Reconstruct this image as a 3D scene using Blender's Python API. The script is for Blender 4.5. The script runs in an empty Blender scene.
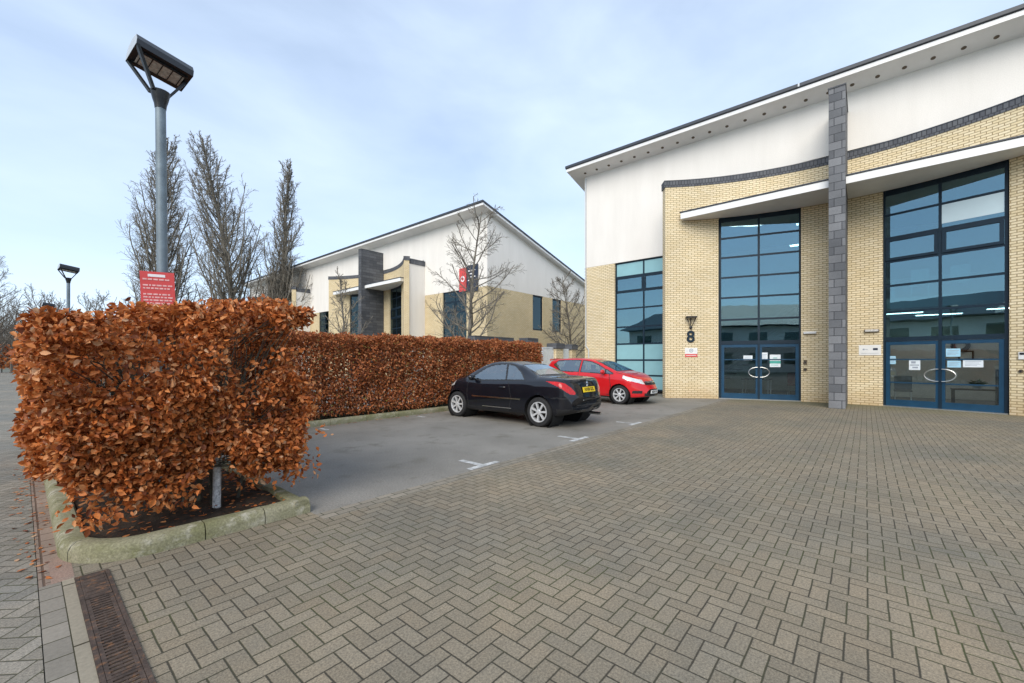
import bpy, math, random
import numpy as np
from mathutils import Vector, Matrix, noise

C = bpy.context.scene.collection
SC = bpy.context.scene
R = math.radians
random.seed(7)
# ------------------------------------------------------------------ camera, sky, sun, exposure
cam_d = bpy.data.cameras.new('camera')
cam = bpy.data.objects.new('camera', cam_d); C.objects.link(cam)
cam.location = (0, 0, 1.5)
cam.rotation_euler = (R(90), 0, R(-49.65))
cam_d.sensor_width = 36; cam_d.lens = 14.66
cam_d.shift_y = 0.0181
cam_d.clip_start = 0.05; cam_d.clip_end = 3000
SC.camera = cam

SUN_EL, SUN_AZ = 38, 202      # azimuth of the sun measured counter-clockwise from +X
w = bpy.data.worlds.new('World'); SC.world = w; w.use_nodes = True
nt = w.node_tree; nt.nodes.clear()
out = nt.nodes.new('ShaderNodeOutputWorld'); bg = nt.nodes.new('ShaderNodeBackground')
sky = nt.nodes.new('ShaderNodeTexSky'); sky.sky_type = 'NISHITA'; sky.sun_disc = False
sky.sun_elevation = R(SUN_EL); sky.sun_rotation = R(90 - SUN_AZ)
sky.air_density = 1.0; sky.dust_density = 0.15; sky.ozone_density = 1.2
tc = nt.nodes.new('ShaderNodeTexCoord')
mp = nt.nodes.new('ShaderNodeMapping'); mp.inputs['Scale'].default_value = (1.3, 2.2, 4.5); mp.inputs['Rotation'].default_value = (0.1, 0.25, 0.7)
nz = nt.nodes.new('ShaderNodeTexNoise'); nz.inputs['Scale'].default_value = 1.5; nz.inputs['Detail'].default_value = 6; nz.inputs['Roughness'].default_value = 0.5; nz.inputs['Distortion'].default_value = 0.2
rp = nt.nodes.new('ShaderNodeValToRGB'); rp.color_ramp.elements[0].position = 0.28; rp.color_ramp.elements[1].position = 0.78
rp.color_ramp.elements[0].color = (0.44, 0.44, 0.44, 1); rp.color_ramp.elements[1].color = (0.84, 0.84, 0.84, 1)
mix = nt.nodes.new('ShaderNodeMix'); mix.data_type = 'RGBA'
mix.inputs[7].default_value = (4.7, 5.6, 6.9, 1)
nt.links.new(tc.outputs['Generated'], mp.inputs[0]); nt.links.new(mp.outputs[0], nz.inputs['Vector'])
nt.links.new(nz.outputs[0], rp.inputs[0]); nt.links.new(rp.outputs[0], mix.inputs[0])
nt.links.new(sky.outputs[0], mix.inputs[6]); nt.links.new(mix.outputs[2], bg.inputs[0])
bg.inputs[1].default_value = 0.092
nt.links.new(bg.outputs[0], out.inputs[0])

sd = bpy.data.lights.new('sun', 'SUN'); sd.energy = 1.5; sd.angle = R(45); sd.color = (1, 0.92, 0.80)
sun = bpy.data.objects.new('sun', sd); C.objects.link(sun)
sdir = Vector((math.cos(R(SUN_AZ)) * math.cos(R(SUN_EL)), math.sin(R(SUN_AZ)) * math.cos(R(SUN_EL)), math.sin(R(SUN_EL))))
sun.rotation_euler = sdir.to_track_quat('Z', 'Y').to_euler()
vs = SC.view_settings; vs.view_transform = 'Standard'; vs.look = 'None'; vs.gamma = 1; vs.use_curve_mapping = False
vs.exposure = 1.12

# ------------------------------------------------------------------ helpers: objects
def wloc(o):
    v = Vector((0, 0, 0))
    while o is not None:
        v = v + Vector(o.location); o = o.parent
    return v

def tag(o, label=None, cat=None, group=None, kind=None):
    if label: o['label'] = label
    if cat: o['category'] = cat
    if group: o['group'] = group
    if kind: o['kind'] = kind
    return o

def thing(name, label, cat, loc=(0, 0, 0), rotz=0, group=None):
    o = bpy.data.objects.new(name, None); o.empty_display_size = 0.2
    C.objects.link(o); o.location = loc; o.rotation_euler = (0, 0, rotz)
    return tag(o, label, cat, group)

def copy_tree(o, parent=None):
    c = o.copy(); C.objects.link(c)
    if parent is not None: c.parent = parent
    for ch in list(o.children): copy_tree(ch, c)
    return c

class MB:
    """collects vertices and faces; build() links ONE mesh object"""
    def __init__(s): s.v = []; s.f = []; s.uv = {}; s.m = []; s.mi = 0
    def add(s, vs_, fs, uvs=None):
        b = len(s.v); s.v += [tuple(p) for p in vs_]
        for k, f in enumerate(fs):
            if uvs is not None: s.uv[len(s.f)] = uvs[k]
            s.f.append(tuple(b + i for i in f)); s.m.append(s.mi)
        return s
    def box(s, x0, x1, y0, y1, z0, z1, M=None):
        x0, x1 = min(x0, x1), max(x0, x1); y0, y1 = min(y0, y1), max(y0, y1); z0, z1 = min(z0, z1), max(z0, z1)
        p = [(x0, y0, z0), (x1, y0, z0), (x1, y1, z0), (x0, y1, z0), (x0, y0, z1), (x1, y0, z1), (x1, y1, z1), (x0, y1, z1)]
        f = [(0, 3, 2, 1), (4, 5, 6, 7), (0, 1, 5, 4), (1, 2, 6, 5), (2, 3, 7, 6), (3, 0, 4, 7)]
        ax = [(0, 1), (0, 1), (0, 2), (1, 2), (0, 2), (1, 2)]
        uv = [[(p[i][a], p[i][b]) for i in ff] for ff, (a, b) in zip(f, ax)]
        if M is not None: p = [tuple(M @ Vector(q)) for q in p]
        return s.add(p, f, uv)
    def prism(s, poly, z0, z1, M=None):
        n = len(poly); L = 0; us = [0]
        for i in range(n):
            L += (Vector(poly[i]).to_2d() - Vector(poly[(i + 1) % n]).to_2d()).length; us.append(L)
        p = [(a[0], a[1], z0) for a in poly] + [(a[0], a[1], z1) for a in poly]
        f = [tuple(range(n))[::-1], tuple(range(n, 2 * n))]
        uv = [[(poly[i][0], poly[i][1]) for i in f[0]], [(poly[i - n][0], poly[i - n][1]) for i in f[1]]]
        for i in range(n):
            j = (i + 1) % n; f.append((i, j, n + j, n + i)); uv.append([(us[i], z0), (us[i + 1], z0), (us[i + 1], z1), (us[i], z1)])
        if M is not None: p = [tuple(M @ Vector(q)) for q in p]
        return s.add(p, f, uv)
    def tube(s, pts, r, n=8, caps=True):
        pts = [Vector(p) for p in pts]; k = len(pts)
        rr = r if isinstance(r, (list, tuple)) else [r] * k
        V = []; F = []; pu = None
        for i, p in enumerate(pts):
            d = (pts[min(i + 1, k - 1)] - pts[max(i - 1, 0)]).normalized()
            if pu is None: pu = d.orthogonal().normalized()
            else:
                pu = pu - d * pu.dot(d)
                pu = pu.normalized() if pu.length > 1e-6 else d.orthogonal().normalized()
            pv = d.cross(pu)
            for a in range(n):
                t = 2 * math.pi * a / n; V.append(p + (pu * math.cos(t) + pv * math.sin(t)) * rr[i])
        for i in range(k - 1):
            for a in range(n):
                b = (a + 1) % n; F.append((i * n + a, i * n + b, (i + 1) * n + b, (i + 1) * n + a))
        if caps: F.append(tuple(range(n))[::-1]); F.append(tuple(range((k - 1) * n, k * n)))
        return s.add(V, F)
    def lathe(s, prof, M, n=32):
        V = []; F = []; k = len(prof)
        for (r, h) in prof:
            for a in range(n):
                t = 2 * math.pi * a / n; V.append(M @ Vector((r * math.cos(t), r * math.sin(t), h)))
        for i in range(k - 1):
            for a in range(n):
                b = (a + 1) % n; F.append((i * n + a, i * n + b, (i + 1) * n + b, (i + 1) * n + a))
        return s.add(V, F)
    def build(s, name, mat, parent=None, smooth=False, bevel=0):
        o0 = wloc(parent) if parent is not None else Vector((0, 0, 0))
        me = bpy.data.meshes.new(name)
        me.from_pydata([(x - o0.x, y - o0.y, z - o0.z) for x, y, z in s.v], [], s.f)
        for m_ in (mat if isinstance(mat, (list, tuple)) else [mat]): me.materials.append(m_)
        if any(s.m): me.polygons.foreach_set('material_index', s.m)
        if s.uv:
            ul = me.uv_layers.new(name='UVMap'); buf = np.zeros(len(me.loops) * 2)
            for p in me.polygons:
                if p.index in s.uv:
                    for k, li in enumerate(p.loop_indices): buf[2 * li], buf[2 * li + 1] = s.uv[p.index][k]
            ul.data.foreach_set('uv', buf)
        me.update()
        if smooth:
            me.polygons.foreach_set('use_smooth', [True] * len(me.polygons))
            try: me.set_sharp_from_angle(angle=R(40))
            except Exception: pass
        o = bpy.data.objects.new(name, me); C.objects.link(o)
        if parent is not None: o.parent = parent
        if bevel:
            b = o.modifiers.new('bevel', 'BEVEL'); b.width = bevel; b.segments = 2; b.limit_method = 'ANGLE'
        return o

def np_mesh(name, V, F, mat, parent=None, smooth=False, n=4):
    V = np.asarray(V, dtype=np.float32); F = np.asarray(F, dtype=np.int32)
    o0 = wloc(parent) if parent is not None else Vector((0, 0, 0))
    V = V - np.array(o0, dtype=np.float32)
    me = bpy.data.meshes.new(name)
    me.vertices.add(len(V)); me.vertices.foreach_set('co', V.ravel())
    me.loops.add(F.size); me.loops.foreach_set('vertex_index', F.ravel())
    me.polygons.add(len(F)); me.polygons.foreach_set('loop_start', np.arange(0, F.size, n, dtype=np.int32))
    me.polygons.foreach_set('loop_total', np.full(len(F), n, dtype=np.int32))
    if smooth: me.polygons.foreach_set('use_smooth', np.ones(len(F), dtype=bool))
    me.materials.append(mat); me.update(calc_edges=True); me.validate()
    o = bpy.data.objects.new(name, me); C.objects.link(o)
    if parent is not None: o.parent = parent
    return o

FACE_WALL = Matrix(((0, 0, -1, 0), (-1, 0, 0, 0), (0, 1, 0, 0), (0, 0, 0, 1)))   # text x -> -Y, y -> Z, normal -> -X
def text_obj(body, size, mat, M, name, parent=None, extrude=0.002, bold=0.0):
    cu = bpy.data.curves.new('t', 'FONT'); cu.body = body; cu.size = size; cu.extrude = extrude; cu.offset = bold
    cu.align_x = 'CENTER'; cu.align_y = 'CENTER'
    tmp = bpy.data.objects.new('t', cu); C.objects.link(tmp)
    dg = bpy.context.evaluated_depsgraph_get(); dg.update()
    me = bpy.data.meshes.new_from_object(tmp.evaluated_get(dg))
    bpy.data.objects.remove(tmp)
    o0 = wloc(parent) if parent is not None else Vector((0, 0, 0))
    me.transform(Matrix.Translation(-o0) @ M)
    me.materials.clear(); me.materials.append(mat); me.name = name
    o = bpy.data.objects.new(name, me); C.objects.link(o)
    if parent is not None: o.parent = parent
    return o

# ------------------------------------------------------------------ helpers: materials
class NT:
    def __init__(s, name):
        s.mat = bpy.data.materials.new(name); s.mat.use_nodes = True
        s.t = s.mat.node_tree; s.b = s.t.nodes['Principled BSDF']; s.o = s.t.nodes['Material Output']
    def node(s, typ, **kw):
        n = s.t.nodes.new(typ)
        for k, v in kw.items(): setattr(n, k, v)
        return n
    def link(s, a, b): s.t.links.new(a, b)
    def put(s, sock, v):
        if isinstance(v, bpy.types.NodeSocket): s.link(v, sock)
        else: sock.default_value = v
    def m(s, op, a, b=None, c=None):
        n = s.node('ShaderNodeMath', operation=op)
        s.put(n.inputs[0], a)
        if b is not None: s.put(n.inputs[1], b)
        if c is not None: s.put(n.inputs[2], c)
        return n.outputs[0]
    def mixc(s, f, a, b, mode='MIX'):
        n = s.node('ShaderNodeMix', data_type='RGBA', blend_type=mode)
        s.put(n.inputs[0], f)
        for i, v in ((6, a), (7, b)):
            if isinstance(v, tuple) and len(v) == 3: v = v + (1,)
            s.put(n.inputs[i], v)
        return n.outputs[2]
    def noise(s, vec, scale, detail=4, rough=0.55, dist=0):
        n = s.node('ShaderNodeTexNoise'); n.inputs['Scale'].default_value = scale; n.inputs['Detail'].default_value = detail
        n.inputs['Roughness'].default_value = rough; n.inputs['Distortion'].default_value = dist
        if vec is not None: s.link(vec, n.inputs['Vector'])
        return n.outputs[0]
    def ramp(s, f, p0, p1, c0=(0, 0, 0), c1=(1, 1, 1)):
        n = s.node('ShaderNodeValToRGB'); e = n.color_ramp.elements
        e[0].position = p0; e[1].position = p1; e[0].color = (*c0, 1); e[1].color = (*c1, 1)
        s.link(f, n.inputs[0]); return n.outputs[0]
    def pos(s): return s.node('ShaderNodeNewGeometry').outputs['Position']
    def obj(s): return s.node('ShaderNodeTexCoord').outputs['Object']
    def uv(s): return s.node('ShaderNodeTexCoord').outputs['UV']
    def bump(s, h, strength=0.3, dist=0.01):
        n = s.node('ShaderNodeBump'); n.inputs['Strength'].default_value = strength; n.inputs['Distance'].default_value = dist
        s.link(h, n.inputs['Height']); s.link(n.outputs[0], s.b.inputs['Normal'])
    def col(s, v): s.put(s.b.inputs['Base Color'], (*v, 1) if isinstance(v, tuple) and len(v) == 3 else v)
    def set(s, **kw):
        for k, v in kw.items(): s.put(s.b.inputs[k.replace('_', ' ')], v)
        return s

def plain(name, col, rough=0.5, metal=0.0, var=0.12, scale=6, spec=0.5, coat=0):
    n = NT(name); nz_ = n.noise(n.obj(), scale, 5)
    c1 = tuple(max(0, c * (1 - var)) for c in col); c2 = tuple(min(1, c * (1 + var)) for c in col)
    n.col(n.ramp(nz_, 0.3, 0.7, c1, c2)); n.set(Roughness=rough, Metallic=metal, Specular_IOR_Level=spec)
    if coat: n.set(Coat_Weight=coat, Coat_Roughness=0.03)
    return n.mat

def emit(name, col, st):
    n = NT(name); n.col(col); n.set(Emission_Color=(*col, 1), Emission_Strength=st); return n.mat

def herring(name, ang, c_lo, c_hi, joint=(0.050, 0.043, 0.030), moss=(0.060, 0.064, 0.024), unit=0.095):
    n = NT(name); P = n.pos()
    mp_ = n.node('ShaderNodeMapping'); mp_.inputs['Rotation'].default_value = (0, 0, ang); n.link(P, mp_.inputs[0])
    wob = n.node('ShaderNodeVectorMath', operation='MULTIPLY_ADD')
    wn = n.node('ShaderNodeTexNoise'); wn.inputs['Scale'].default_value = 3.0; n.link(P, wn.inputs['Vector'])
    n.link(wn.outputs['Color'], wob.inputs[0]); wob.inputs[1].default_value = (0.012, 0.012, 0); n.link(mp_.outputs[0], wob.inputs[2])
    sp = n.node('ShaderNodeSeparateXYZ'); n.link(wob.outputs[0], sp.inputs[0])
    x = n.m('DIVIDE', sp.outputs[0], unit); y = n.m('DIVIDE', sp.outputs[1], unit)
    i = n.m('FLOOR', x); j = n.m('FLOOR', y); fx = n.m('SUBTRACT', x, i); fy = n.m('SUBTRACT', y, j)
    k = n.m('MODULO', n.m('ADD', n.m('SUBTRACT', i, j), 40000.0), 4.0)
    e1 = n.m('COMPARE', k, 1.0, 0.4); e2 = n.m('COMPARE', k, 2.0, 0.4); H = n.m('LESS_THAN', k, 1.5)
    def sel(a, b): return n.m('ADD', n.m('MULTIPLY', a, H), n.m('MULTIPLY', b, n.m('SUBTRACT', 1.0, H)))
    u = sel(n.m('ADD', fx, e1), n.m('ADD', fy, e2)); v = sel(fy, fx)
    d = n.m('MINIMUM', n.m('MINIMUM', u, n.m('SUBTRACT', 2.0, u)), n.m('MINIMUM', v, n.m('SUBTRACT', 1.0, v)))
    en = n.noise(P, 60, 3)
    d = n.m('ADD', d, n.m('MULTIPLY', n.m('SUBTRACT', en, 0.5), 0.05))
    face = n.m('SMOOTHSTEP', 0, 0) if False else None
    mr = n.node('ShaderNodeMapRange', interpolation_type='SMOOTHSTEP'); n.link(d, mr.inputs[0])
    mr.inputs[1].default_value = 0.018; mr.inputs[2].default_value = 0.070; mask = mr.outputs[0]
    cid = n.node('ShaderNodeCombineXYZ'); n.link(n.m('SUBTRACT', i, e1), cid.inputs[0]); n.link(n.m('SUBTRACT', j, e2), cid.inputs[1])
    wnz = n.node('ShaderNodeTexWhiteNoise', noise_dimensions='3D'); n.link(cid.outputs[0], wnz.inputs[0])
    col = n.mixc(wnz.outputs[0], c_lo, c_hi)
    warm = n.node('ShaderNodeTexWhiteNoise', noise_dimensions='4D'); n.link(cid.outputs[0], warm.inputs[0]); warm.inputs['W'].default_value = 3.3
    col = n.mixc(n.m('MULTIPLY', n.ramp(warm.outputs[0], 0.75, 1.0), 0.30), col, (c_hi[0] * 1.0, c_hi[1] * 0.92, c_hi[2] * 0.84))
    st = n.ramp(n.noise(P, 0.5, 8, 0.68), 0.32, 0.68, (0.70, 0.76, 0.82), (1.16, 1.10, 1.02))
    col = n.mixc(1.0, col, st, 'MULTIPLY')
    sp2 = n.ramp(n.noise(P, 80, 4, 0.85), 0.38, 0.64, (0.60, 0.60, 0.60), (1.42, 1.41, 1.38))
    col = n.mixc(0.85, col, sp2, 'MULTIPLY')
    spot = n.ramp(n.noise(P, 7, 4, 0.7), 0.60, 0.74)
    col = n.mixc(n.m('MULTIPLY', spot, 0.35), col, tuple(c * 0.5 for c in c_lo))
    mo = n.ramp(n.noise(P, 0.9, 4), 0.42, 0.62)
    jc = n.mixc(mo, joint, moss)
    col = n.mixc(mask, jc, col)
    sx_ = n.node('ShaderNodeSeparateXYZ'); n.link(P, sx_.inputs[0])
    wl = n.node('ShaderNodeMapRange'); n.link(n.m('ADD', sx_.outputs[0], n.m('MULTIPLY', n.noise(P, 1.4, 5), 2.6)), wl.inputs[0]); wl.inputs[1].default_value = 17.2; wl.inputs[2].default_value = 19.3
    col = n.mixc(n.m('MULTIPLY', wl.outputs[0], 0.55), col, (0.13, 0.135, 0.065))
    n.col(col); n.set(Roughness=0.82, Specular_IOR_Level=0.3)
    h = n.m('ADD', mask, n.m('MULTIPLY', n.noise(P, 90, 4, 0.75), 0.55))
    n.bump(h, 0.55, 0.006)
    return n.mat

def bricky(name, cA, cB, mort, bw, rh, ms, coords='uv', rot=0, var=0.2, stain=None, offset=0.5, bump=0.35, rough=0.85, smooth=0.15):
    n = NT(name); V = n.uv() if coords == 'uv' else n.pos()
    if rot:
        mp_ = n.node('ShaderNodeMapping'); mp_.inputs['Rotation'].default_value = (0, 0, rot); n.link(V, mp_.inputs[0]); V2 = mp_.outputs[0]
    else: V2 = V
    br = n.node('ShaderNodeTexBrick'); br.offset = offset; n.link(V2, br.inputs['Vector'])
    br.inputs['Color1'].default_value = (*cA, 1); br.inputs['Color2'].default_value = (*cB, 1); br.inputs['Mortar'].default_value = (*mort, 1)
    br.inputs['Scale'].default_value = 1; br.inputs['Mortar Size'].default_value = ms; br.inputs['Mortar Smooth'].default_value = smooth
    br.inputs['Brick Width'].default_value = bw; br.inputs['Row Height'].default_value = rh; br.inputs['Bias'].default_value = 0
    P = n.pos()
    col = n.mixc(1.0, br.outputs[0], n.ramp(n.noise(P, 0.7, 5), 0.3, 0.7, (1 - var,) * 3, (1 + var * 0.5,) * 3), 'MULTIPLY')
    col = n.mixc(0.8, col, n.ramp(n.noise(P, 45, 4, 0.7), 0.3, 0.7, (0.82,) * 3, (1.15,) * 3), 'MULTIPLY')
    if stain:
        sz = n.node('ShaderNodeSeparateXYZ'); n.link(P, sz.inputs[0])
        lo = n.node('ShaderNodeMapRange'); n.link(n.m('ADD', sz.outputs[2], n.m('MULTIPLY', n.noise(P, 2.2, 5), 0.7)), lo.inputs[0])
        lo.inputs[1].default_value = 0.95; lo.inputs[2].default_value = 0.3
        col = n.mixc(n.m('MULTIPLY', lo.outputs[0], 0.45), col, stain)
    n.col(col); n.set(Roughness=rough, Specular_IOR_Level=0.25)
    n.bump(n.m('ADD', n.m('SUBTRACT', 1.0, br.outputs[1]), n.m('MULTIPLY', n.noise(P, 90, 3), 0.25)), bump, 0.008)
    return n.mat

def glass(name, tint, refl, rough=0.0, refl_col=(0.8, 0.92, 1.0)):
    n = NT(name); tr = n.node('ShaderNodeBsdfTransparent'); tr.inputs[0].default_value = (*tint, 1)
    gl = n.node('ShaderNodeBsdfGlossy'); gl.inputs['Color'].default_value = (*refl_col, 1); gl.inputs['Roughness'].default_value = rough
    fr = n.node('ShaderNodeLayerWeight'); fr.inputs[0].default_value = 0.5
    f = n.m('ADD', refl, n.m('MULTIPLY', n.m('POWER', fr.outputs[1], 4.0), 0.95 - refl))
    wv = n.noise(n.pos(), 0.8, 2); bmp = n.node('ShaderNodeBump'); bmp.inputs['Strength'].default_value = 0.04; bmp.inputs['Distance'].default_value = 0.05
    n.link(wv, bmp.inputs['Height']); n.link(bmp.outputs[0], gl.inputs['Normal'])
    mx = n.node('ShaderNodeMixShader'); n.link(f, mx.inputs[0]); n.link(tr.outputs[0], mx.inputs[1]); n.link(gl.outputs[0], mx.inputs[2])
    n.link(mx.outputs[0], n.o.inputs[0]); n.t.nodes.remove(n.b)
    return n.mat

def ground_mat(name, c0, c1, scale, fine, rough=0.9, c2=None, bump=0.4):
    n = NT(name); P = n.pos()
    col = n.ramp(n.noise(P, scale, 6, 0.6, 0.3), 0.3, 0.7, c0, c1)
    if c2: col = n.mixc(n.ramp(n.noise(P, scale * 2.7, 5, 0.65), 0.55, 0.7), col, c2)
    col = n.mixc(0.9, col, n.ramp(n.noise(P, fine, 3, 0.7), 0.28, 0.72, (0.6,) * 3, (1.4,) * 3), 'MULTIPLY')
    n.col(col); n.set(Roughness=rough, Specular_IOR_Level=0.3); n.bump(n.noise(P, fine * 0.8, 3, 0.7), bump, 0.006)
    return n.mat

M = {}
M['paving'] = herring('block paving', 0, (0.208, 0.176, 0.130), (0.255, 0.217, 0.162))
M['road_paving'] = herring('road paving', R(45), (0.205, 0.188, 0.158), (0.275, 0.252, 0.215), joint=(0.08, 0.072, 0.05))
M['border_x'] = bricky('border course', (0.28, 0.245, 0.195), (0.215, 0.19, 0.15), (0.05, 0.055, 0.03), 0.2, 0.1, 0.005, 'pos', 0)
M['border_y'] = bricky('edge course', (0.28, 0.25, 0.205), (0.22, 0.198, 0.163), (0.06, 0.055, 0.03), 0.2, 0.178, 0.0045, 'pos', R(90))
M['edging'] = bricky('concrete edging', (0.32, 0.28, 0.21), (0.28, 0.245, 0.185), (0.06, 0.05, 0.03), 0.9, 0.3, 0.008, 'pos', R(90))
M['asphalt'] = ground_mat('asphalt', (0.172, 0.160, 0.138), (0.245, 0.229, 0.200), 0.7, 55, 0.75, (0.150, 0.138, 0.112))
M['base'] = ground_mat('base ground', (0.10, 0.11, 0.08), (0.17, 0.17, 0.14), 0.08, 20)
M['soil'] = ground_mat('mulch soil', (0.022, 0.016, 0.011), (0.06, 0.043, 0.03), 9, 70, 0.95, (0.10, 0.045, 0.02), 1.0)
M['moss_soil'] = ground_mat('mossy soil', (0.03, 0.035, 0.012), (0.075, 0.085, 0.028), 3, 60, 0.95, (0.09, 0.05, 0.02), 0.8)
M['red_crumb'] = ground_mat('red leaf crumb', (0.23, 0.165, 0.13), (0.33, 0.215, 0.165), 2.5, 90, 0.95, (0.24, 0.21, 0.17))
M['kerb'] = ground_mat('mossy kerb', (0.135, 0.135, 0.055), (0.27, 0.25, 0.175), 2.6, 60, 0.9, (0.36, 0.34, 0.27))
M['line'] = ground_mat('worn white line', (0.20, 0.20, 0.19), (0.70, 0.70, 0.68), 7, 90, 0.8, (0.26, 0.255, 0.24))
M['brick'] = bricky('buff brick', (0.80, 0.69, 0.48), (0.73, 0.605, 0.38), (0.34, 0.255, 0.145), 0.225, 0.075, 0.0105, 'uv', 0, 0.10, (0.36, 0.22, 0.09))
M['brick_far'] = bricky('far buff brick', (0.72, 0.60, 0.39), (0.66, 0.53, 0.32), (0.42, 0.34, 0.21), 0.225, 0.075, 0.010, 'uv', 0, 0.10)
M['slate'] = bricky('slate blocks', (0.21, 0.215, 0.225), (0.105, 0.11, 0.12), (0.05, 0.052, 0.058), 0.38, 0.25, 0.010, 'uv', 0, 0.25, None, 0.5, 0.6, 0.75)
M['slate_dark'] = bricky('slate cladding', (0.125, 0.13, 0.14), (0.075, 0.08, 0.09), (0.04, 0.042, 0.048), 0.6, 0.2, 0.008, 'uv', 0, 0.2)
M['coping'] = bricky('slate coping', (0.15, 0.158, 0.17), (0.095, 0.1, 0.115), (0.05, 0.052, 0.06), 0.11, 0.6, 0.012, 'uv', 0, 0.2)
n = NT('white render'); P = n.pos()
vm = n.node('ShaderNodeMapping'); vm.inputs['Scale'].default_value = (1.2, 1.2, 0.25); n.link(P, vm.inputs[0])
c_ = n.mixc(1.0, n.ramp(n.noise(vm.outputs[0], 1.6, 6), 0.3, 0.75, (0.75, 0.72, 0.67), (0.82, 0.79, 0.74)), n.ramp(n.noise(P, 40, 3), 0.3, 0.7, (0.95,) * 3, (1.04,) * 3), 'MULTIPLY')
n.col(c_); n.set(Roughness=0.9, Specular_IOR_Level=0.2); n.bump(n.noise(P, 120, 3), 0.15, 0.004); M['render'] = n.mat
M['fascia'] = plain('white fascia', (0.80, 0.80, 0.79), 0.4, 0, 0.04, 3)
M['soffit'] = plain('soffit board', (0.78, 0.78, 0.77), 0.6, 0, 0.05, 2)
M['canopy_under'] = plain('canopy underside', (0.72, 0.72, 0.71), 0.6, 0, 0.05, 2)
M['roof'] = plain('dark roof metal', (0.035, 0.042, 0.055), 0.45, 0.0, 0.2, 3)
M['navy'] = plain('navy frame paint', (0.006, 0.020, 0.036), 0.5, 0, 0.15, 4, 0.3)
M['navy_door'] = plain('navy door paint', (0.010, 0.052, 0.105), 0.45, 0, 0.15, 4, 0.3)
M['pane'] = glass('blue glass', (0.46, 0.64, 0.68), 0.22, 0.0, (0.58, 0.84, 0.94))
M['pane_door'] = glass('door glass', (0.74, 0.80, 0.82), 0.07)
M['pane_far'] = glass('far dark glass', (0.12, 0.18, 0.20), 0.07, 0.0, (0.6, 0.85, 0.95))
M['blind'] = plain('pale blue panel', (0.25, 0.46, 0.50), 0.3, 0, 0.05, 2)
M['steel'] = plain('brushed steel', (0.62, 0.62, 0.60), 0.3, 0.9, 0.08, 10)
M['galv'] = plain('galvanised steel', (0.17, 0.215, 0.245), 0.55, 0.25, 0.18, 9)
M['black_metal'] = plain('black metal', (0.018, 0.020, 0.023), 0.4, 0.2, 0.2, 5)
M['grey_cap'] = plain('grey end panel', (0.50, 0.53, 0.55), 0.4, 0.2, 0.1, 5)
M['lamp_glass'] = plain('ribbed lamp lens', (0.55, 0.53, 0.50), 0.25, 0, 0.35, 30)
M['iron'] = ground_mat('rusty cast iron', (0.045, 0.033, 0.027), (0.090, 0.063, 0.049), 8, 60, 0.75, (0.20, 0.10, 0.05))
M['dark'] = plain('dark void', (0.008, 0.008, 0.008), 0.9)
M['red_sign'] = plain('red sign face', (0.62, 0.065, 0.06), 0.4, 0, 0.06, 5)
M['white_ink'] = plain('white lettering', (0.82, 0.80, 0.80), 0.5, 0, 0.03)
M['pink_ink'] = plain('faded pale lettering', (0.80, 0.45, 0.43), 0.5, 0, 0.2, 60)
M['paper'] = plain('white paper', (0.72, 0.78, 0.82), 0.6, 0, 0.04)
M['paper_blue'] = plain('pale blue paper', (0.36, 0.62, 0.78), 0.6, 0, 0.06)
M['paper_green'] = plain('green print', (0.06, 0.36, 0.30), 0.6, 0, 0.06)
M['grey_ink'] = plain('grey print', (0.32, 0.36, 0.42), 0.6)
M['navy_ink'] = plain('navy print', (0.012, 0.022, 0.05), 0.5)
M['white_plastic'] = plain('white plastic', (0.75, 0.75, 0.73), 0.4, 0, 0.04)
M['brown_metal'] = plain('bronze fitting', (0.12, 0.09, 0.06), 0.5, 0.3)
M['wall_in'] = plain('interior wall', (0.62, 0.60, 0.55), 0.8, 0, 0.05)
M['floor_in'] = plain('interior carpet', (0.17, 0.165, 0.16), 0.9)
M['ceil_in'] = plain('interior ceiling', (0.52, 0.52, 0.50), 0.8, 0, 0.03)
M['panel_light'] = emit('ceiling light panel', (1.0, 0.97, 0.9), 5.0)
M['wood_dark'] = plain('dark wood', (0.05, 0.03, 0.02), 0.5)
M['chair_red'] = plain('burgundy fabric', (0.16, 0.012, 0.02), 0.8)
M['plant'] = plain('house plant leaf', (0.06, 0.13, 0.03), 0.6, 0, 0.4, 20)
M['bark'] = ground_mat('grey bark', (0.12, 0.105, 0.088), (0.22, 0.20, 0.165), 3, 30, 0.9, (0.10, 0.10, 0.05))
M['bark_far'] = ground_mat('brown twigs', (0.095, 0.080, 0.066), (0.16, 0.138, 0.112), 1, 10, 0.9)
M['pale_bark'] = ground_mat('pale post', (0.50, 0.49, 0.47), (0.78, 0.77, 0.75), 14, 50, 0.8, (0.12, 0.12, 0.11))
M['stem'] = ground_mat('hedge stem', (0.05, 0.045, 0.035), (0.12, 0.11, 0.085), 12, 50, 0.9, (0.09, 0.11, 0.05))
M['gate'] = plain('white gate paint', (0.62, 0.66, 0.68), 0.5)
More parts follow.
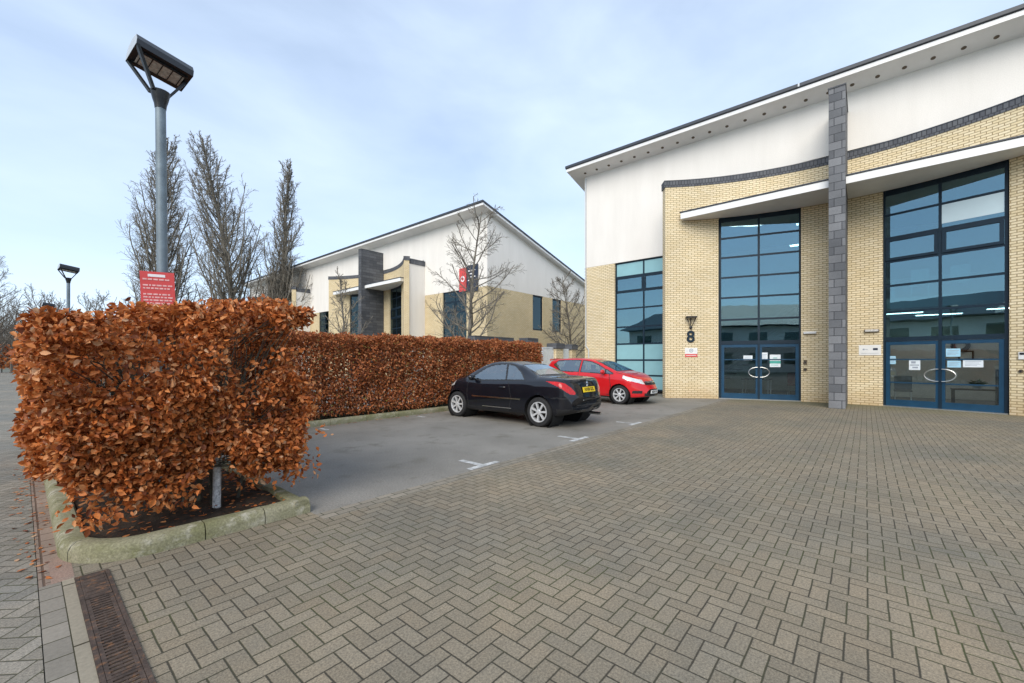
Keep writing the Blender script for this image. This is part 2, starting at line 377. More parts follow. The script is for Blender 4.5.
def leaf_mat(name, stops, trans=0.3):
    n = NT(name); g = n.node('ShaderNodeNewGeometry')
    rp_ = n.node('ShaderNodeValToRGB'); cr = rp_.color_ramp
    while len(cr.elements) < len(stops): cr.elements.new(0.5)
    for e, (p_, c_) in zip(cr.elements, stops): e.position = p_; e.color = (*c_, 1)
    n.link(g.outputs['Random Per Island'], rp_.inputs[0])
    col = n.mixc(0.5, rp_.outputs[0], n.ramp(n.noise(n.pos(), 60, 3), 0.3, 0.7, (0.6,) * 3, (1.3,) * 3), 'MULTIPLY')
    n.col(col); n.set(Roughness=0.55, Specular_IOR_Level=0.35)
    tl = n.node('ShaderNodeBsdfTranslucent'); n.link(col, tl.inputs[0])
    mx = n.node('ShaderNodeMixShader'); mx.inputs[0].default_value = trans
    n.link(n.b.outputs[0], mx.inputs[1]); n.link(tl.outputs[0], mx.inputs[2]); n.link(mx.outputs[0], n.o.inputs[0])
    return n.mat
M['leaf'] = leaf_mat('copper beech leaf', [(0, (0.15, 0.036, 0.011)), (0.3, (0.46, 0.135, 0.034)), (0.65, (0.66, 0.215, 0.055)), (0.88, (0.70, 0.31, 0.115)), (1.0, (0.70, 0.44, 0.26))])
M['leaf_back'] = leaf_mat('brown beech leaf', [(0, (0.18, 0.050, 0.020)), (0.4, (0.42, 0.135, 0.046)), (0.85, (0.58, 0.215, 0.080)), (0.96, (0.60, 0.32, 0.15)), (1.0, (0.24, 0.24, 0.05))])

# ------------------------------------------------------------------ ground
def sheet(name, mat, polys, z=0.0, kind='structure'):
    b = MB()
    for (x0, x1, y0, y1) in polys: b.add([(x0, y0, z), (x1, y0, z), (x1, y1, z), (x0, y1, z)], [(0, 1, 2, 3)])
    return tag(b.build(name, mat), kind=kind)

sheet('ground', M['base'], [(-900, 900, -900, 900)], -0.03)
sheet('block_paving', M['paving'], [(0.24, 18.6, -14, 3.88), (0.24, 1.85, 3.88, 4.60)])
sheet('paving_border', M['border_x'], [(1.85, 18.2, 3.88, 4.08)])
sheet('asphalt_bays', M['asphalt'], [(1.85, 18.48, 4.08, 9.40), (13.5, 18.48, 9.40, 11.2)])
sheet('rear_car_park', M['asphalt'], [(1.9, 18.85, 11.2, 70)], -0.01)
sheet('road', M['road_paving'], [(-7, 0.070, -14, 82)])
sheet('edge_course', M['border_y'], [(0.074, 0.178, -14, 4.15)])
M['red_course'] = bricky('red littered course', (0.29, 0.215, 0.17), (0.24, 0.185, 0.145), (0.13, 0.085, 0.06), 0.2, 0.1, 0.009, 'pos', R(90), 0.35, None, 0.5, 0.5, 0.9, 0.6)
sheet('red_verge_strip', M['red_course'], [(0.074, 0.19, 4.15, 9)])
sheet('edge_course_beyond', M['border_y'], [(0.074, 0.19, 9, 82)])
sheet('concrete_edging', M['edging'], [(0.178, 0.235, -14, 4.15)], 0.004)
sheet('edge_gap', M['red_crumb'], [(0.13, 0.24, 4.15, 4.7)], 0.001)
# bay markings: worn T marks at the paving edge
b = MB()
for X in (4.25, 6.85, 9.35):
    b.add([(X - 0.28, 4.10, 0.004), (X + 0.30, 4.10, 0.004), (X + 0.30, 4.20, 0.004), (X - 0.28, 4.20, 0.004)], [(0, 1, 2, 3)])
    b.add([(X - 0.05, 4.20, 0.004), (X + 0.05, 4.20, 0.004), (X + 0.05, 4.62, 0.004), (X - 0.05, 4.62, 0.004)], [(0, 1, 2, 3)])
    b.add([(X - 0.05, 8.80, 0.004), (X + 0.05, 8.80, 0.004), (X + 0.05, 9.10, 0.004), (X - 0.05, 9.10, 0.004)], [(0, 1, 2, 3)])
tag(b.build('road_markings', M['line']), kind='structure')

# soil beds (uneven)
def bed(name, mat, x0, x1, y0, y1, z, amp, nx, ny):
    V = []; F = []
    for j in range(ny + 1):
        for i in range(nx + 1):
            x = x0 + (x1 - x0) * i / nx; y = y0 + (y1 - y0) * j / ny
            cx_, cy_ = x - 0.70, y - 4.72
            if name == 'soil_bed' and cx_ < 0 and cy_ < 0 and math.hypot(cx_, cy_) > 0.38: f_ = 0.38 / math.hypot(cx_, cy_); x, y = 0.70 + cx_ * f_, 4.72 + cy_ * f_
            V.append((x, y, z + amp * noise.noise((x * 3, y * 3, 1)) + amp * 0.5 * noise.noise((x * 9, y * 9, 4))))
    for j in range(ny):
        for i in range(nx): a = j * (nx + 1) + i; F.append((a, a + 1, a + nx + 2, a + nx + 1))
    b = MB(); b.add(V, F); return tag(b.build(name, mat, smooth=True), kind='structure')
bed('soil_bed', M['soil'], 0.30, 1.74, 4.30, 12.0, 0.085, 0.03, 40, 160)
bed('mossy_soil_bed', M['moss_soil'], 1.74, 13.4, 9.50, 11.2, 0.08, 0.025, 200, 30)

# kerbs: swept half-batter profile in stones with dark joints
def sweep_kerb(path, stone=0.9, gap=0.008, wdt=0.15, h=0.13, side=1, rngs=None):
    b = MB(); P = [Vector((p[0], p[1], 0)) for p in path]
    cum = [0]
    for a, c in zip(P, P[1:]): cum.append(cum[-1] + (c - a).length)
    def at(s):
        s = max(0, min(cum[-1] - 1e-6, s))
        for i in range(len(cum) - 1):
            if s <= cum[i + 1]:
                t = (s - cum[i]) / max(1e-9, cum[i + 1] - cum[i]); return P[i].lerp(P[i + 1], t)
    def frame(s):
        d = (at(s + 0.05) - at(s - 0.05)).normalized(); return d, Vector((-d.y, d.x, 0)) * side
    prof = [(0, -0.03), (0.0, h * 0.55), (0.02, h * 0.86), (0.05, h), (wdt - 0.015, h), (wdt, h - 0.015), (wdt, -0.03)]
    s = 0; k = 0
    while s < cum[-1] - 0.05:
        e = min(cum[-1], s + stone * (rngs[k % len(rngs)] if rngs else 1)); k += 1
        ss = [s + gap / 2]; 
        m_ = max(2, int((e - s) / 0.05)); ss += [s + (e - s) * q / m_ for q in range(1, m_)]; ss.append(e - gap / 2); ss = sorted(set(ss))
        V = []; F = []; n_ = len(prof)
        for q in ss:
            p = at(q); d, nrm = frame(q); jit = 0.004 * noise.noise((q * 4, k, 0))
            for (a, z) in prof: V.append(p + nrm * a + Vector((0, 0, z + (jit if z > 0 else 0))))
        for i in range(len(ss) - 1):
            for a in range(n_ - 1): F.append((i * n_ + a, i * n_ + a + 1, (i + 1) * n_ + a + 1, (i + 1) * n_ + a))
        F.append(tuple(range(n_))); F.append(tuple(range((len(ss) - 1) * n_, len(ss) * n_))[::-1])
        b.add(V, F); s = e
    return b
arc = [(0.70 - 0.52 * math.sin(t), 4.72 - 0.52 * math.cos(t)) for t in [i * math.pi / 2 / 8 for i in range(9)]]
b = sweep_kerb([(1.85, 9.42), (1.85, 4.18)], 0.92, side=-1)
b2 = sweep_kerb([(1.85, 4.18)] + arc + [(0.18, 40)], 0.9, side=-1, rngs=[0.45, 0.5, 1.0, 1.2])
o = b.build('island_kerb', M['kerb'], smooth=True); tag(o, kind='structure')
o = b2.build('island_kerb_front', M['kerb'], smooth=True); tag(o, kind='structure')
o = sweep_kerb([(1.85, 9.40), (13.5, 9.40)], 0.92, side=1).build('rear_kerb', M['kerb'], smooth=True); tag(o, kind='structure')
o = sweep_kerb([(13.5, 9.40), (13.5, 11.0)], 0.9, side=1).build('end_kerb', M['kerb'], smooth=True); tag(o, kind='structure')

# linear drain
root = thing('drainage_channel', 'rusty cast iron slotted drain let into the block paving by the road', 'drain', (0.32, 4.13, 0))
fb = MB()
fb.box(0.236, 0.256, -2.0, 4.13, -0.02, 0.010); fb.box(0.384, 0.404, -2.0, 4.13, -0.02, 0.010); fb.box(0.256, 0.384, 4.11, 4.13, -0.02, 0.010)
fb.build('channel_frame', M['iron'], root)
cb = MB(); cb.box(0.258, 0.382, 3.70, 4.105, -0.02, 0.012)
for q in range(6): cb.box(0.27, 0.37, 3.74 + q * 0.06, 3.765 + q * 0.06, 0.011, 0.016)
cb.build('sump_cover', M['iron'], root, bevel=0.002)
y = 3.69; gi = 0
proto_g = None
while y > -1.9:
    if proto_g is None:
        gb = MB(); gb.box(0.258, 0.276, y - 0.495, y, -0.01, 0.008); gb.box(0.364, 0.382, y - 0.495, y, -0.01, 0.008)
        gb.box(0.276, 0.364, y - 0.02, y, -0.01, 0.008); gb.box(0.276, 0.364, y - 0.495, y - 0.475, -0.01, 0.008)
        k = 0
        while k * 0.0345 < 0.43: gb.box(0.276, 0.364, y - 0.052 - k * 0.0345, y - 0.034 - k * 0.0345, -0.01, 0.008); k += 1
        gb.box(0.316, 0.324, y - 0.475, y - 0.02, -0.012, 0.004)
        proto_g = gb.build('drain_grate', M['iron'], root); y0g = y
    else:
        g = proto_g.copy(); C.objects.link(g); g.location = (0, y - y0g, 0)
    y -= 0.5
vb = MB(); vb.box(0.256, 0.384, -2, 4.11, -0.028, -0.022); vb.build('channel_void', M['dark'], root)

# ------------------------------------------------------------------ office buildings
AR, CEN = 9.1, 9.15           # arc radius of the curved brick screens and X of the arc's centre
def arc_x(o): return CEN + math.sqrt(AR * AR - o * o)

def frame_bars(b, p0, p1, us, zs, t=0.06, d=0.08, inset=0.0, z0=None, z1=None):
    """bars of a glazed screen between plan points p0 and p1 (viewed from -X); us: fractions of mullions, zs: bar heights"""
    p0 = Vector((p0[0], p0[1], 0)); p1 = Vector((p1[0], p1[1], 0)); d_ = (p1 - p0); L = d_.length; d_.normalize(); nrm = Vector((-d_.y, d_.x, 0))
    if nrm.x < 0: nrm = -nrm
    Mx = Matrix(((d_.x, nrm.x, 0, p0.x), (d_.y, nrm.y, 0, p0.y), (0, 0, 1, 0), (0, 0, 0, 1)))
    zlo = z0 if z0 is not None else zs[0]; zhi = z1 if z1 is not None else zs[-1]
    for u in us:
        c = min(max(u * L, t / 2), L - t / 2)
        b.box(c - t / 2, c + t / 2, inset, inset + d, zlo, zhi, Mx)
    xs = sorted(min(max(u * L, t / 2), L - t / 2) for u in us)
    for z in zs:
        zz = min(max(z, zlo + t / 2), zhi - t / 2)
        for a, c in zip(xs, xs[1:]): b.box(a + t / 2, c - t / 2, inset + 0.004, inset + d - 0.004, zz - t / 2, zz + t / 2, Mx)
    return Mx, L

def office(name, label, dX, y_lo, y_hi, fins, xb, near):
    root = thing(name, label, 'building', (18.2 + dX, (y_lo + y_hi) / 2, 0))
    XW = 18.2 + dX; XE = 17.4 + dX; ZT = 10.6; HB = 6.08
    sl = math.tan(R(14.5)); BK = M['brick'] if near else M['brick_far']
    SO = 5.37
    def ztop(x): return ZT - (x - XW) * sl
    # zones along the front wall: screens and strip windows
    wins = []; scr = []
    for f in fins:
        scr.append((f - SO, f + SO))
        for s in (-1, 1): wins.append((f + s * 5.62, f + s * 8.39) if near else (f + s * 7.4, f + s * 9.75))
    wins = [(min(a), max(a)) for a in wins]; wins = [w_ for w_ in wins if w_[0] > y_lo + 0.3 and w_[1] < y_hi - 0.3]
    cuts = sorted(set([y_lo, y_hi] + [c for w_ in wins for c in w_] + [c for s in scr for c in s]))
    brick = MB(); ren = MB()
    for a, c in zip(cuts, cuts[1:]):
        mid = (a + c) / 2; inwin = any(w_[0] < mid < w_[1] for w_ in wins); inscr = any(s[0] < mid < s[1] for s in scr)
        if inscr: ren.box(XW, XW + 0.3, a, c, 8.615, ZT)
        else:
            ren.box(XW, XW + 0.3, a, c, HB + 0.002, ZT)
            if not inwin: brick.box(XW, XW + 0.3, a, c, -0.03, HB)
    # gable ends, back wall
    for (ya, yb, sgn) in ((y_lo, y_lo + 0.3, -1), (y_hi - 0.3, y_hi, 1)):
        x0, x1 = XW + 0.3, xb
        holes = []
        if not near and sgn < 0: holes = [(dX + 22.8, dX + 24.0), (dX + 25.2, dX + 26.4)]
        xs = [x0] + [h for hh in holes for h in hh] + [x1]
        for i in range(0, len(xs), 2): brick.box(xs[i], xs[i + 1], ya, yb, -0.03, HB)
        for h in holes: brick.box(h[0], h[1], ya, yb, -0.03, 3.6)
        p = [(x0, HB + 0.002), (x1, HB + 0.002), (x1, ztop(x1) - 0.02), (x0, ztop(x0) - 0.02)]
        V = [(a, ya, z) for a, z in p] + [(a, yb, z) for a, z in p]
        ren.add(V, [(0, 1, 2, 3), (7, 6, 5, 4), (0, 4, 5, 1), (1, 5, 6, 2), (2, 6, 7, 3), (3, 7, 4, 0)], [[(a, z) for a, z in p]] + [[(0, 0)] * 4] * 5)
        for h in holes:
            fb = MB(); 
            fb.box(h[0], h[0] + 0.09, ya + 0.06, ya + 0.16, 3.6, HB); fb.box(h[1] - 0.09, h[1], ya + 0.06, ya + 0.16, 3.6, HB)
            fb.box(h[0] + 0.09, h[1] - 0.09, ya + 0.06, ya + 0.16, 3.6, 3.7); fb.box(h[0] + 0.09, h[1] - 0.09, ya + 0.06, ya + 0.16, HB - 0.1, HB)
            fr = fb.build('window', M['navy'], root)
            pb = MB(); pb.box(h[0] + 0.09, h[1] - 0.09, ya + 0.10, ya + 0.11, 3.7, HB - 0.1); pb.build('pane', M['pane_far'], fr)
    brick.box(xb - 0.3, xb, y_lo + 0.3, y_hi - 0.3, -0.03, HB)
    ren.box(xb - 0.3, xb, y_lo + 0.3, y_hi - 0.3, HB + 0.002, ztop(xb) - 0.02)
    brick.build('brick_wall', BK, root); ren.build('render_wall', M['render'], root)
    # roof slab with dark metal edge, pale fascia, soffit
    ov = 0.56 if near else 0.42; yl, yh = y_lo - ov, y_hi + ov; xe2 = xb + 0.6
    def slab(b, x0, x1, ya, yb, lo, hi):
        def zr(x): return ZT - (x - XW) * sl
        V = [(x0, ya, zr(x0) + lo), (x1, ya, zr(x1) + lo), (x1, yb, zr(x1) + lo), (x0, yb, zr(x0) + lo), (x0, ya, zr(x0) + hi), (x1, ya, zr(x1) + hi), (x1, yb, zr(x1) + hi), (x0, yb, zr(x0) + hi)]
        b.add(V, [(0, 3, 2, 1), (4, 5, 6, 7), (0, 1, 5, 4), (1, 2, 6, 5), (2, 3, 7, 6), (3, 0, 4, 7)])
    rb = MB(); slab(rb, XE - 0.06, xe2, yl - 0.04, yh + 0.04, 0.10, 0.21); rb.build('roof', M['roof'], root)
    fb = MB(); ZE = ZT + (XW - XE) * sl; fb.box(XE, XE + 0.04, yl, yh, ZE - 0.05, ZE + 0.085)
    slab(fb, XE + 0.04, xe2 - 0.05, yl, yl + 0.04, -0.03, 0.095); slab(fb, XE + 0.04, xe2 - 0.05, yh - 0.04, yh, -0.03, 0.095)
    fb.build('fascia', M['fascia'], root)
    sb = MB(); slab(sb, XE + 0.041, XW - 0.002, yl + 0.041, yh - 0.041, -0.02, 0.0)
    slab(sb, XW + 0.001, xe2 - 0.05, yl + 0.041, y_lo - 0.002, -0.02, 0.0); slab(sb, XW + 0.001, xe2 - 0.05, y_hi + 0.002, yh - 0.041, -0.02, 0.0)
    sb.build('soffit', M['soffit'], root)
    if near:
        jb = MB(); jb.box(XE - 0.064, XE - 0.061, 1.75, 1.80, ZE + 0.115, ZE + 0.225); jb.build('gutter_joint', M['grey_cap'], root)
        p0 = None
        for k in range(28):
            yy = 10.5 - 0.634 * k
            if p0 is None:
                db = MB(); Mx = Matrix.Translation((XE + 0.50, yy, ZT - 0.020 + (XW - XE - 0.50) * sl)) @ Matrix.Rotation(math.atan(sl), 4, 'Y') @ Matrix.Rotation(math.pi, 4, 'X')
                db.lathe([(0.060, 0.0), (0.060, 0.012), (0.045, 0.014), (0.04, 0.004), (0.0, 0.004)], Mx, 16)
                p0 = db.build('downlight', M['brown_metal'], root, smooth=True); yy0 = yy
            else:
                g = p0.copy(); C.objects.link(g); g.location = (0, yy - yy0, 0)
    # strip windows
    zs = [0.12, 0.80, 1.50, 2.25, 3.04, 3.90, 4.67, 5.40, HB]
    for (a, c) in wins:
        fb = MB(); Mx, L = frame_bars(fb, (XW + 0.08, c), (XW + 0.08, a), [0, 0.5, 1], zs, 0.07, 0.09)
        for u in (0, 0.5): 
            x0 = u * L + 0.05; x1 = (u + 0.5) * L - 0.05
            for (q0, q1) in ((0.03, 0.11),): 
                fb.box(x0, x1, 0.0, 0.06, 5.29, 5.362, Mx); fb.box(x0, x1, 0.0, 0.06, 4.708, 4.76, Mx)
                fb.box(x0, x0 + 0.05, 0.0, 0.06, 4.762, 5.288, Mx); fb.box(x1 - 0.05, x1, 0.0, 0.06, 4.762, 5.288, Mx)
        fr = fb.build('window', M['navy'], root)
        pb = MB(); pb.box(0.03, L - 0.03, 0.016, 0.022, 2.25, 5.40, Mx); pb.build('pane', M['pane'] if near else M['pane_far'], fr)
        if near:
            pb = MB(); pb.box(0.03, L - 0.03, 0.016, 0.022, 5.41, HB, Mx); pb.build('blue_panel', M['blind'], fr); pb = MB(); pb.box(0.03, L - 0.03, 0.016, 0.022, 0.12, 2.24, Mx); pb.build('blue_panel', M['blind'], fr)
        else:
            pb = MB(); pb.box(0.03, L - 0.03, 0.016, 0.022, 5.41, HB, Mx); pb.build('dark_panel', M['pane_far'], fr); pb = MB(); pb.box(0.03, L - 0.03, 0.016, 0.022, 0.12, 2.24, Mx); pb.build('dark_panel', M['pane_far'], fr)
        ib = MB(); ib.box(XW + 0.5, XW + 0.52, a - 0.3, c + 0.3, -0.02, HB); ib.build('room_lining', M['floor_in'], root)
    # curved screens
    for fi, f in enumerate(fins):
        TH = 0.36
        def ring(b, o0, o1, z0, z1, nseg, r0=0.0, r1=TH, ends=True):
            a0, a1 = math.asin(o0 / AR), math.asin(o1 / AR)
            V = []; F = []; UV = []
            for i in range(nseg + 1):
                t = a0 + (a1 - a0) * i / nseg
                for rr in (AR + r0, AR + r1):
                    for z in (z0, z1): V.append((CEN + dX + rr * math.cos(t), f + rr * math.sin(t), z))
            for i in range(nseg):
                q = i * 4; ua = AR * (a0 + (a1 - a0) * i / nseg) + 20; ub = AR * (a0 + (a1 - a0) * (i + 1) / nseg) + 20
                F += [(q, q + 1, q + 5, q + 4), (q + 2, q + 6, q + 7, q + 3), (q + 1, q + 3, q + 7, q + 5), (q, q + 4, q + 6, q + 2)]
                UV += [[(ua, z0), (ua, z1), (ub, z1), (ub, z0)], [(ua, z0), (ub, z0), (ub, z1), (ua, z1)], [(ua, 0), (ua, r1), (ub, r1), (ub, 0)], [(ua, 0), (ub, 0), (ub, r1), (ua, r1)]]
            e = nseg * 4
            F += [(0, 2, 3, 1), (e, e + 1, e + 3, e + 2)]; UV += [[(0, z0), (r1, z0), (r1, z1), (0, z1)], [(0, z0), (0, z1), (r1, z1), (r1, z0)]]
            b.add(V, F, UV)
        OW0, OW1, ZH = 1.10, 3.67, 7.05
        sb = MB()
        ring(sb, -SO, -OW1, -0.03, ZH, 8); ring(sb, -OW0, OW0, -0.03, ZH, 8); ring(sb, OW1, SO, -0.03, ZH, 8)
        ring(sb, -SO, SO, ZH + 0.0005, 8.32, 40)
        sb.build('brick_screen', BK, root, smooth=False)
        cb = MB(); ring(cb, -SO - 0.03, SO + 0.03, 8.321, 8.56, 48, -0.02, TH + 0.03); cb.build('coping', M['coping'], root)
        tb = MB(); ring(tb, -SO - 0.035, SO + 0.035, 8.561, 8.59, 48, -0.03, TH + 0.04); tb.build('coping_cap', M['roof'], root)
        # return walls from screen ends to the front wall, with sloping dark capping
        for s in (-1, 1):
            xe = CEN + dX + (AR + TH) * math.cos(math.asin(SO / AR)) + 0.002
            ya = f + s * (SO - 0.20); yb = f + s * (SO + 0.10)
            rb = MB(); rb.box(xe + 0.02, XW - 0.002, ya, yb, -0.03, 8.15); rb.build('return_wall', M['render'], root)
            rb = MB(); rb.box(xe + 0.14, XW - 0.002, ya - s * 0.05, yb + s * 0.05, 8.152, 8.50); rb.build('return_coping', M['coping'], root)
        # slate pylon
        pb = MB(); xf = arc_x(0) + dX - 1.95
        pb.box(xf, arc_x(0.3) + dX - 0.005, f - 0.205, f + 0.205, -0.03, 9.92)
        pb.box(arc_x(0.3) + dX - 0.004, XW + 0.01, f - 0.20, f + 0.20, 8.65, 9.92) if XW > arc_x(0.3) + dX else None
        pb.build('slate_pylon', M['slate'] if near else M['slate_dark'], root)
        pc = MB(); pc.box(xf - 0.02, XW - 0.004, f - 0.225, f + 0.225, 9.921, 9.96); pc.build('pylon_cap', M['roof'], root)
        # canopies: the piece between the chord and the arc, either side of the pylon
        XF = 16.62 + dX
        for s in (-1, 1):
            os_ = [0.21 + (4.80 - 0.21) * i / 14 for i in range(15)]
            poly = [(XF, f + s * 0.21), (XF, f + s * 4.80)] + [(arc_x(o_) + dX - 0.003, f + s * o_) for o_ in os_[::-1]]
            if s > 0: poly = poly[::-1]
            cb = MB(); cb.prism(poly, 6.99, 7.22); cb.build('canopy', M['canopy_under'], root)
            eb = MB(); eb.box(XF - 0.025, XF - 0.002, f + s * 0.21, f + s * 4.81, 6.98, 7.20); eb.build('canopy_fascia', M['fascia'], root)
            eb = MB(); pp = [(XF - 0.05, f + s * 0.21), (XF - 0.05, f + s * 4.84)] + [(arc_x(o_) + dX - 0.004, f + s * o_) for o_ in (4.84, 0.275)]
            if s > 0: pp = pp[::-1]
            eb.prism([(XF - 0.05, f + s * 0.21), (XF - 0.05, f + s * 4.84), (XF + 0.25, f + s * 4.84), (XF + 0.25, f + s * 0.21)][::(-1 if s > 0 else 1)], 7.222, 7.26); eb.build('canopy_flashing', M['roof'], root)
        # glazed entrances
        for s in (-1, 1):
            A = (arc_x(OW1) + dX + 0.10, f + s * OW1); B = (arc_x(OW0) + dX + 0.10, f + s * OW0)
            left, right = (A, B) if s > 0 else (B, A)
            bars = [2.20, 3.05, 3.90, 4.68, 5.45, 6.20, 6.86]
            fb = MB(); Mx, L = frame_bars(fb, left, right, [0, 0.5, 1], bars, 0.07, 0.10, 0, 0.0, 7.05)
            fb.box(0.07, L / 2 - 0.035, 0.02, 0.08, 6.892, 7.05, Mx); fb.box(L / 2 + 0.035, L - 0.07, 0.02, 0.08, 6.892, 7.05, Mx)
            fb.box(0.07, L - 0.07, 0.004, 0.096, 2.10, 2.164, Mx)
            if s < 0:      # opening lights in the fourth row
                for (x0, x1) in ((0.08, L / 2 - 0.045), (L / 2 + 0.045, L - 0.08)):
                    fb.box(x0, x1, -0.03, 0.05, 4.72, 4.80, Mx); fb.box(x0, x1, -0.03, 0.05, 5.33, 5.41, Mx)
                    fb.box(x0, x0 + 0.08, -0.03, 0.05, 4.801, 5.329, Mx); fb.box(x1 - 0.08, x1, -0.03, 0.05, 4.801, 5.329, Mx)
            fr = fb.build('entrance_glazing', M['navy'], root)
            pb = MB(); pb.box(0.03, L - 0.03, 0.014, 0.020, 2.2, 6.86, Mx); pb.build('pane', M['pane'] if near else M['pane_far'], fr)
            for (x0, x1, hs) in ((0.075, L / 2 - 0.004, 1), (L / 2 + 0.004, L - 0.075, -1)):
                db = MB(); z0, z1 = 0.03, 2.095
                db.box(x0, x0 + 0.10, 0.02, 0.075, z0, z1, Mx); db.box(x1 - 0.10, x1, 0.02, 0.075, z0, z1, Mx)
                db.box(x0 + 0.10, x1 - 0.10, 0.02, 0.075, z0, z0 + 0.20, Mx); db.box(x0 + 0.10, x1 - 0.10, 0.02, 0.075, z1 - 0.11, z1, Mx)
                db.box(x0 + 0.10, x1 - 0.10, 0.026, 0.07, 1.50, 1.54, Mx)
                if s < 0: db.box(x0 + 0.10, x1 - 0.10, 0.026, 0.07, 0.76, 0.80, Mx)
                dr = db.build('door', M['navy_door'] if near else M['navy'], root)
                gb = MB(); gb.box(x0 + 0.10, x1 - 0.10, 0.044, 0.050, z0 + 0.20, z1 - 0.11, Mx); gb.build('pane', M['pane_door'] if near else M['pane_far'], dr)
                if near:
                    hb = MB(); cx = L / 2
                    pts = [Mx @ Vector((cx - hs * (0.045 + 0.29 * math.sin(t)), -0.045, 1.04 + 0.185 * math.cos(t))) for t in [i * math.pi / 16 for i in range(17)]]
                    hb.tube(pts, 0.014, 8); hb.tube([pts[0], pts[0] + Mx.to_3x3() @ Vector((0, 0.07, 0))], 0.011, 8); hb.tube([pts[-1], pts[-1] + Mx.to_3x3() @ Vector((0, 0.07, 0))], 0.011, 8)
                    hb.build('handle', M['steel'], dr, smooth=True)
            tb = MB(); tb.box(0.0, L, -0.06, 0.10, -0.02, 0.028, Mx); tb.build('threshold', M['steel'], root)
            root['ent_%d_%d' % (fi, s)] = [*Mx.col[3][:2], *Mx.col[0][:2], *Mx.col[1][:2], L]
        if not near:
            ib = MB(); ib.box(XW + 0.6, XW + 0.62, f - 5, f + 5, -0.02, 8); ib.build('room_lining', M['floor_in'], root)
    return root

b1 = office('office_building', 'large white and buff brick office with curved brick front and slate pylon, at right', 0.0, -9.5, 10.70, [0.69], 31.5, True)
b2 = office('office_building', 'white gabled office with buff brick base standing behind the copper hedge', 0.4, 17.8, 59.0, [29.4, 47.6], 31.0, False)
ENT = {s: list(b1['ent_0_%d' % s]) for s in (-1, 1)}
for bb in (b1, b2):
    for k in list(bb.keys()):
        if k.startswith('ent_'): del bb[k]
def ent_mx(s):
    e = ENT[s]; return Matrix(((e[2], e[4], 0, e[0]), (e[3], e[5], 0, e[1]), (0, 0, 1, 0), (0, 0, 0, 1))), e[6]

# interior of the near office (parts of the building)
ib = MB(); ib.box(18.52, 31.0, -9.1, 10.3, -0.025, 0.012); ib.build('floor', M['floor_in'], b1)
ib = MB(); ib.box(18.72, 27.98, -9.1, 0.62, 3.20, 3.55); ib.box(21.5, 27.98, 0.76, 10.3, 3.20, 3.55); ib.build('floor_slab', M['ceil_in'], b1)
ib = MB(); ib.box(28.0, 28.1, -9.1, 10.3, 0.012, 8.0); ib.box(18.45, 27.98, 0.63, 0.75, 0.013, 8.6); ib.box(18.9, 27.9, -4.4, -4.3, 0.013, 3.19); ib.box(23.0, 23.1, -4.29, 0.62, 0.013, 3.19); ib.box(24.0, 24.1, 0.76, 6.0, 0.013, 3.19); ib.build('partition', M['wall_in'], b1)
# pale frosted panel over an upper pane of the right entrance
Mx, L = ent_mx(-1)
ib = MB(); ib.box(L / 2 + 0.036, L - 0.075, 0.006, 0.012, 5.60, 6.16, Mx); ib.build('frosted_panel', plain('frosted pale pane', (0.50, 0.62, 0.66), 0.15, 0, 0.04, 2), b1)
# lit ceiling lights
LG = 'ceiling lights inside the office'
p0 = None
for (lx, ly, lz, lab) in ((20.2, -0.9, 3.16, 'lit ceiling light inside right entrance, nearest the slate pylon'), (21.6, -2.0, 3.16, 'lit ceiling light inside right entrance, between the two others'),
                     (20.4, -3.6, 3.16, 'lit ceiling light inside right entrance, at its far right'), (22.6, 2.2, 7.6, 'lit strip light high behind left entrance glazing, upper one'), (21.4, 2.3, 6.4, 'lit strip light high behind left entrance glazing, lower one')):
    t = thing('ceiling_light', lab, 'ceiling light', (lx, ly, lz), 0, LG)
    q = MB(); hl_ = 0.62 if lz < 4 else 0.22; q.box(lx - 0.17, lx + 0.17, ly - hl_, ly + hl_, lz, lz + 0.035); q.build('housing', M['white_plastic'], t)
    q = MB(); q.box(lx - 0.14, lx + 0.14, ly - hl_ + 0.03, ly + hl_ - 0.03, lz - 0.012, lz - 0.001); q.build('diffuser', M['panel_light'], t)
    if lz > 4:
        q = MB(); q.tube([(lx, ly - 0.15, lz + 0.035), (lx, ly - 0.15, 9.5)], 0.008, 5); q.tube([(lx, ly + 0.15, lz + 0.035), (lx, ly + 0.15, 9.5)], 0.008, 5); q.build('suspension_rod', M['black_metal'], t)

# ------------------------------------------------------------------ near building: fittings and signs on the walls
def wall_M(o, z, f=0.69, out_=0.004):
    """a frame on the curved brick face at arc offset o: x to the viewer's right, y up, z out of the wall"""
    t = math.asin(o / AR); rad = Vector((math.cos(t), math.sin(t), 0)); p = Vector((CEN, f, 0)) + rad * (AR - out_) + Vector((0, 0, z))
    xr = Vector((rad.y, -rad.x, 0)); nrm = -rad
    return Matrix(((xr.x, 0, nrm.x, p.x), (xr.y, 0, nrm.y, p.y), (0, 1, 0, p.z), (0, 0, 0, 1)))

def on_wall(name, label, cat, o, z, group=None):
    Mw = wall_M(o, z); r = thing(name, label, cat, Mw.translation, 0, group); return r, Mw
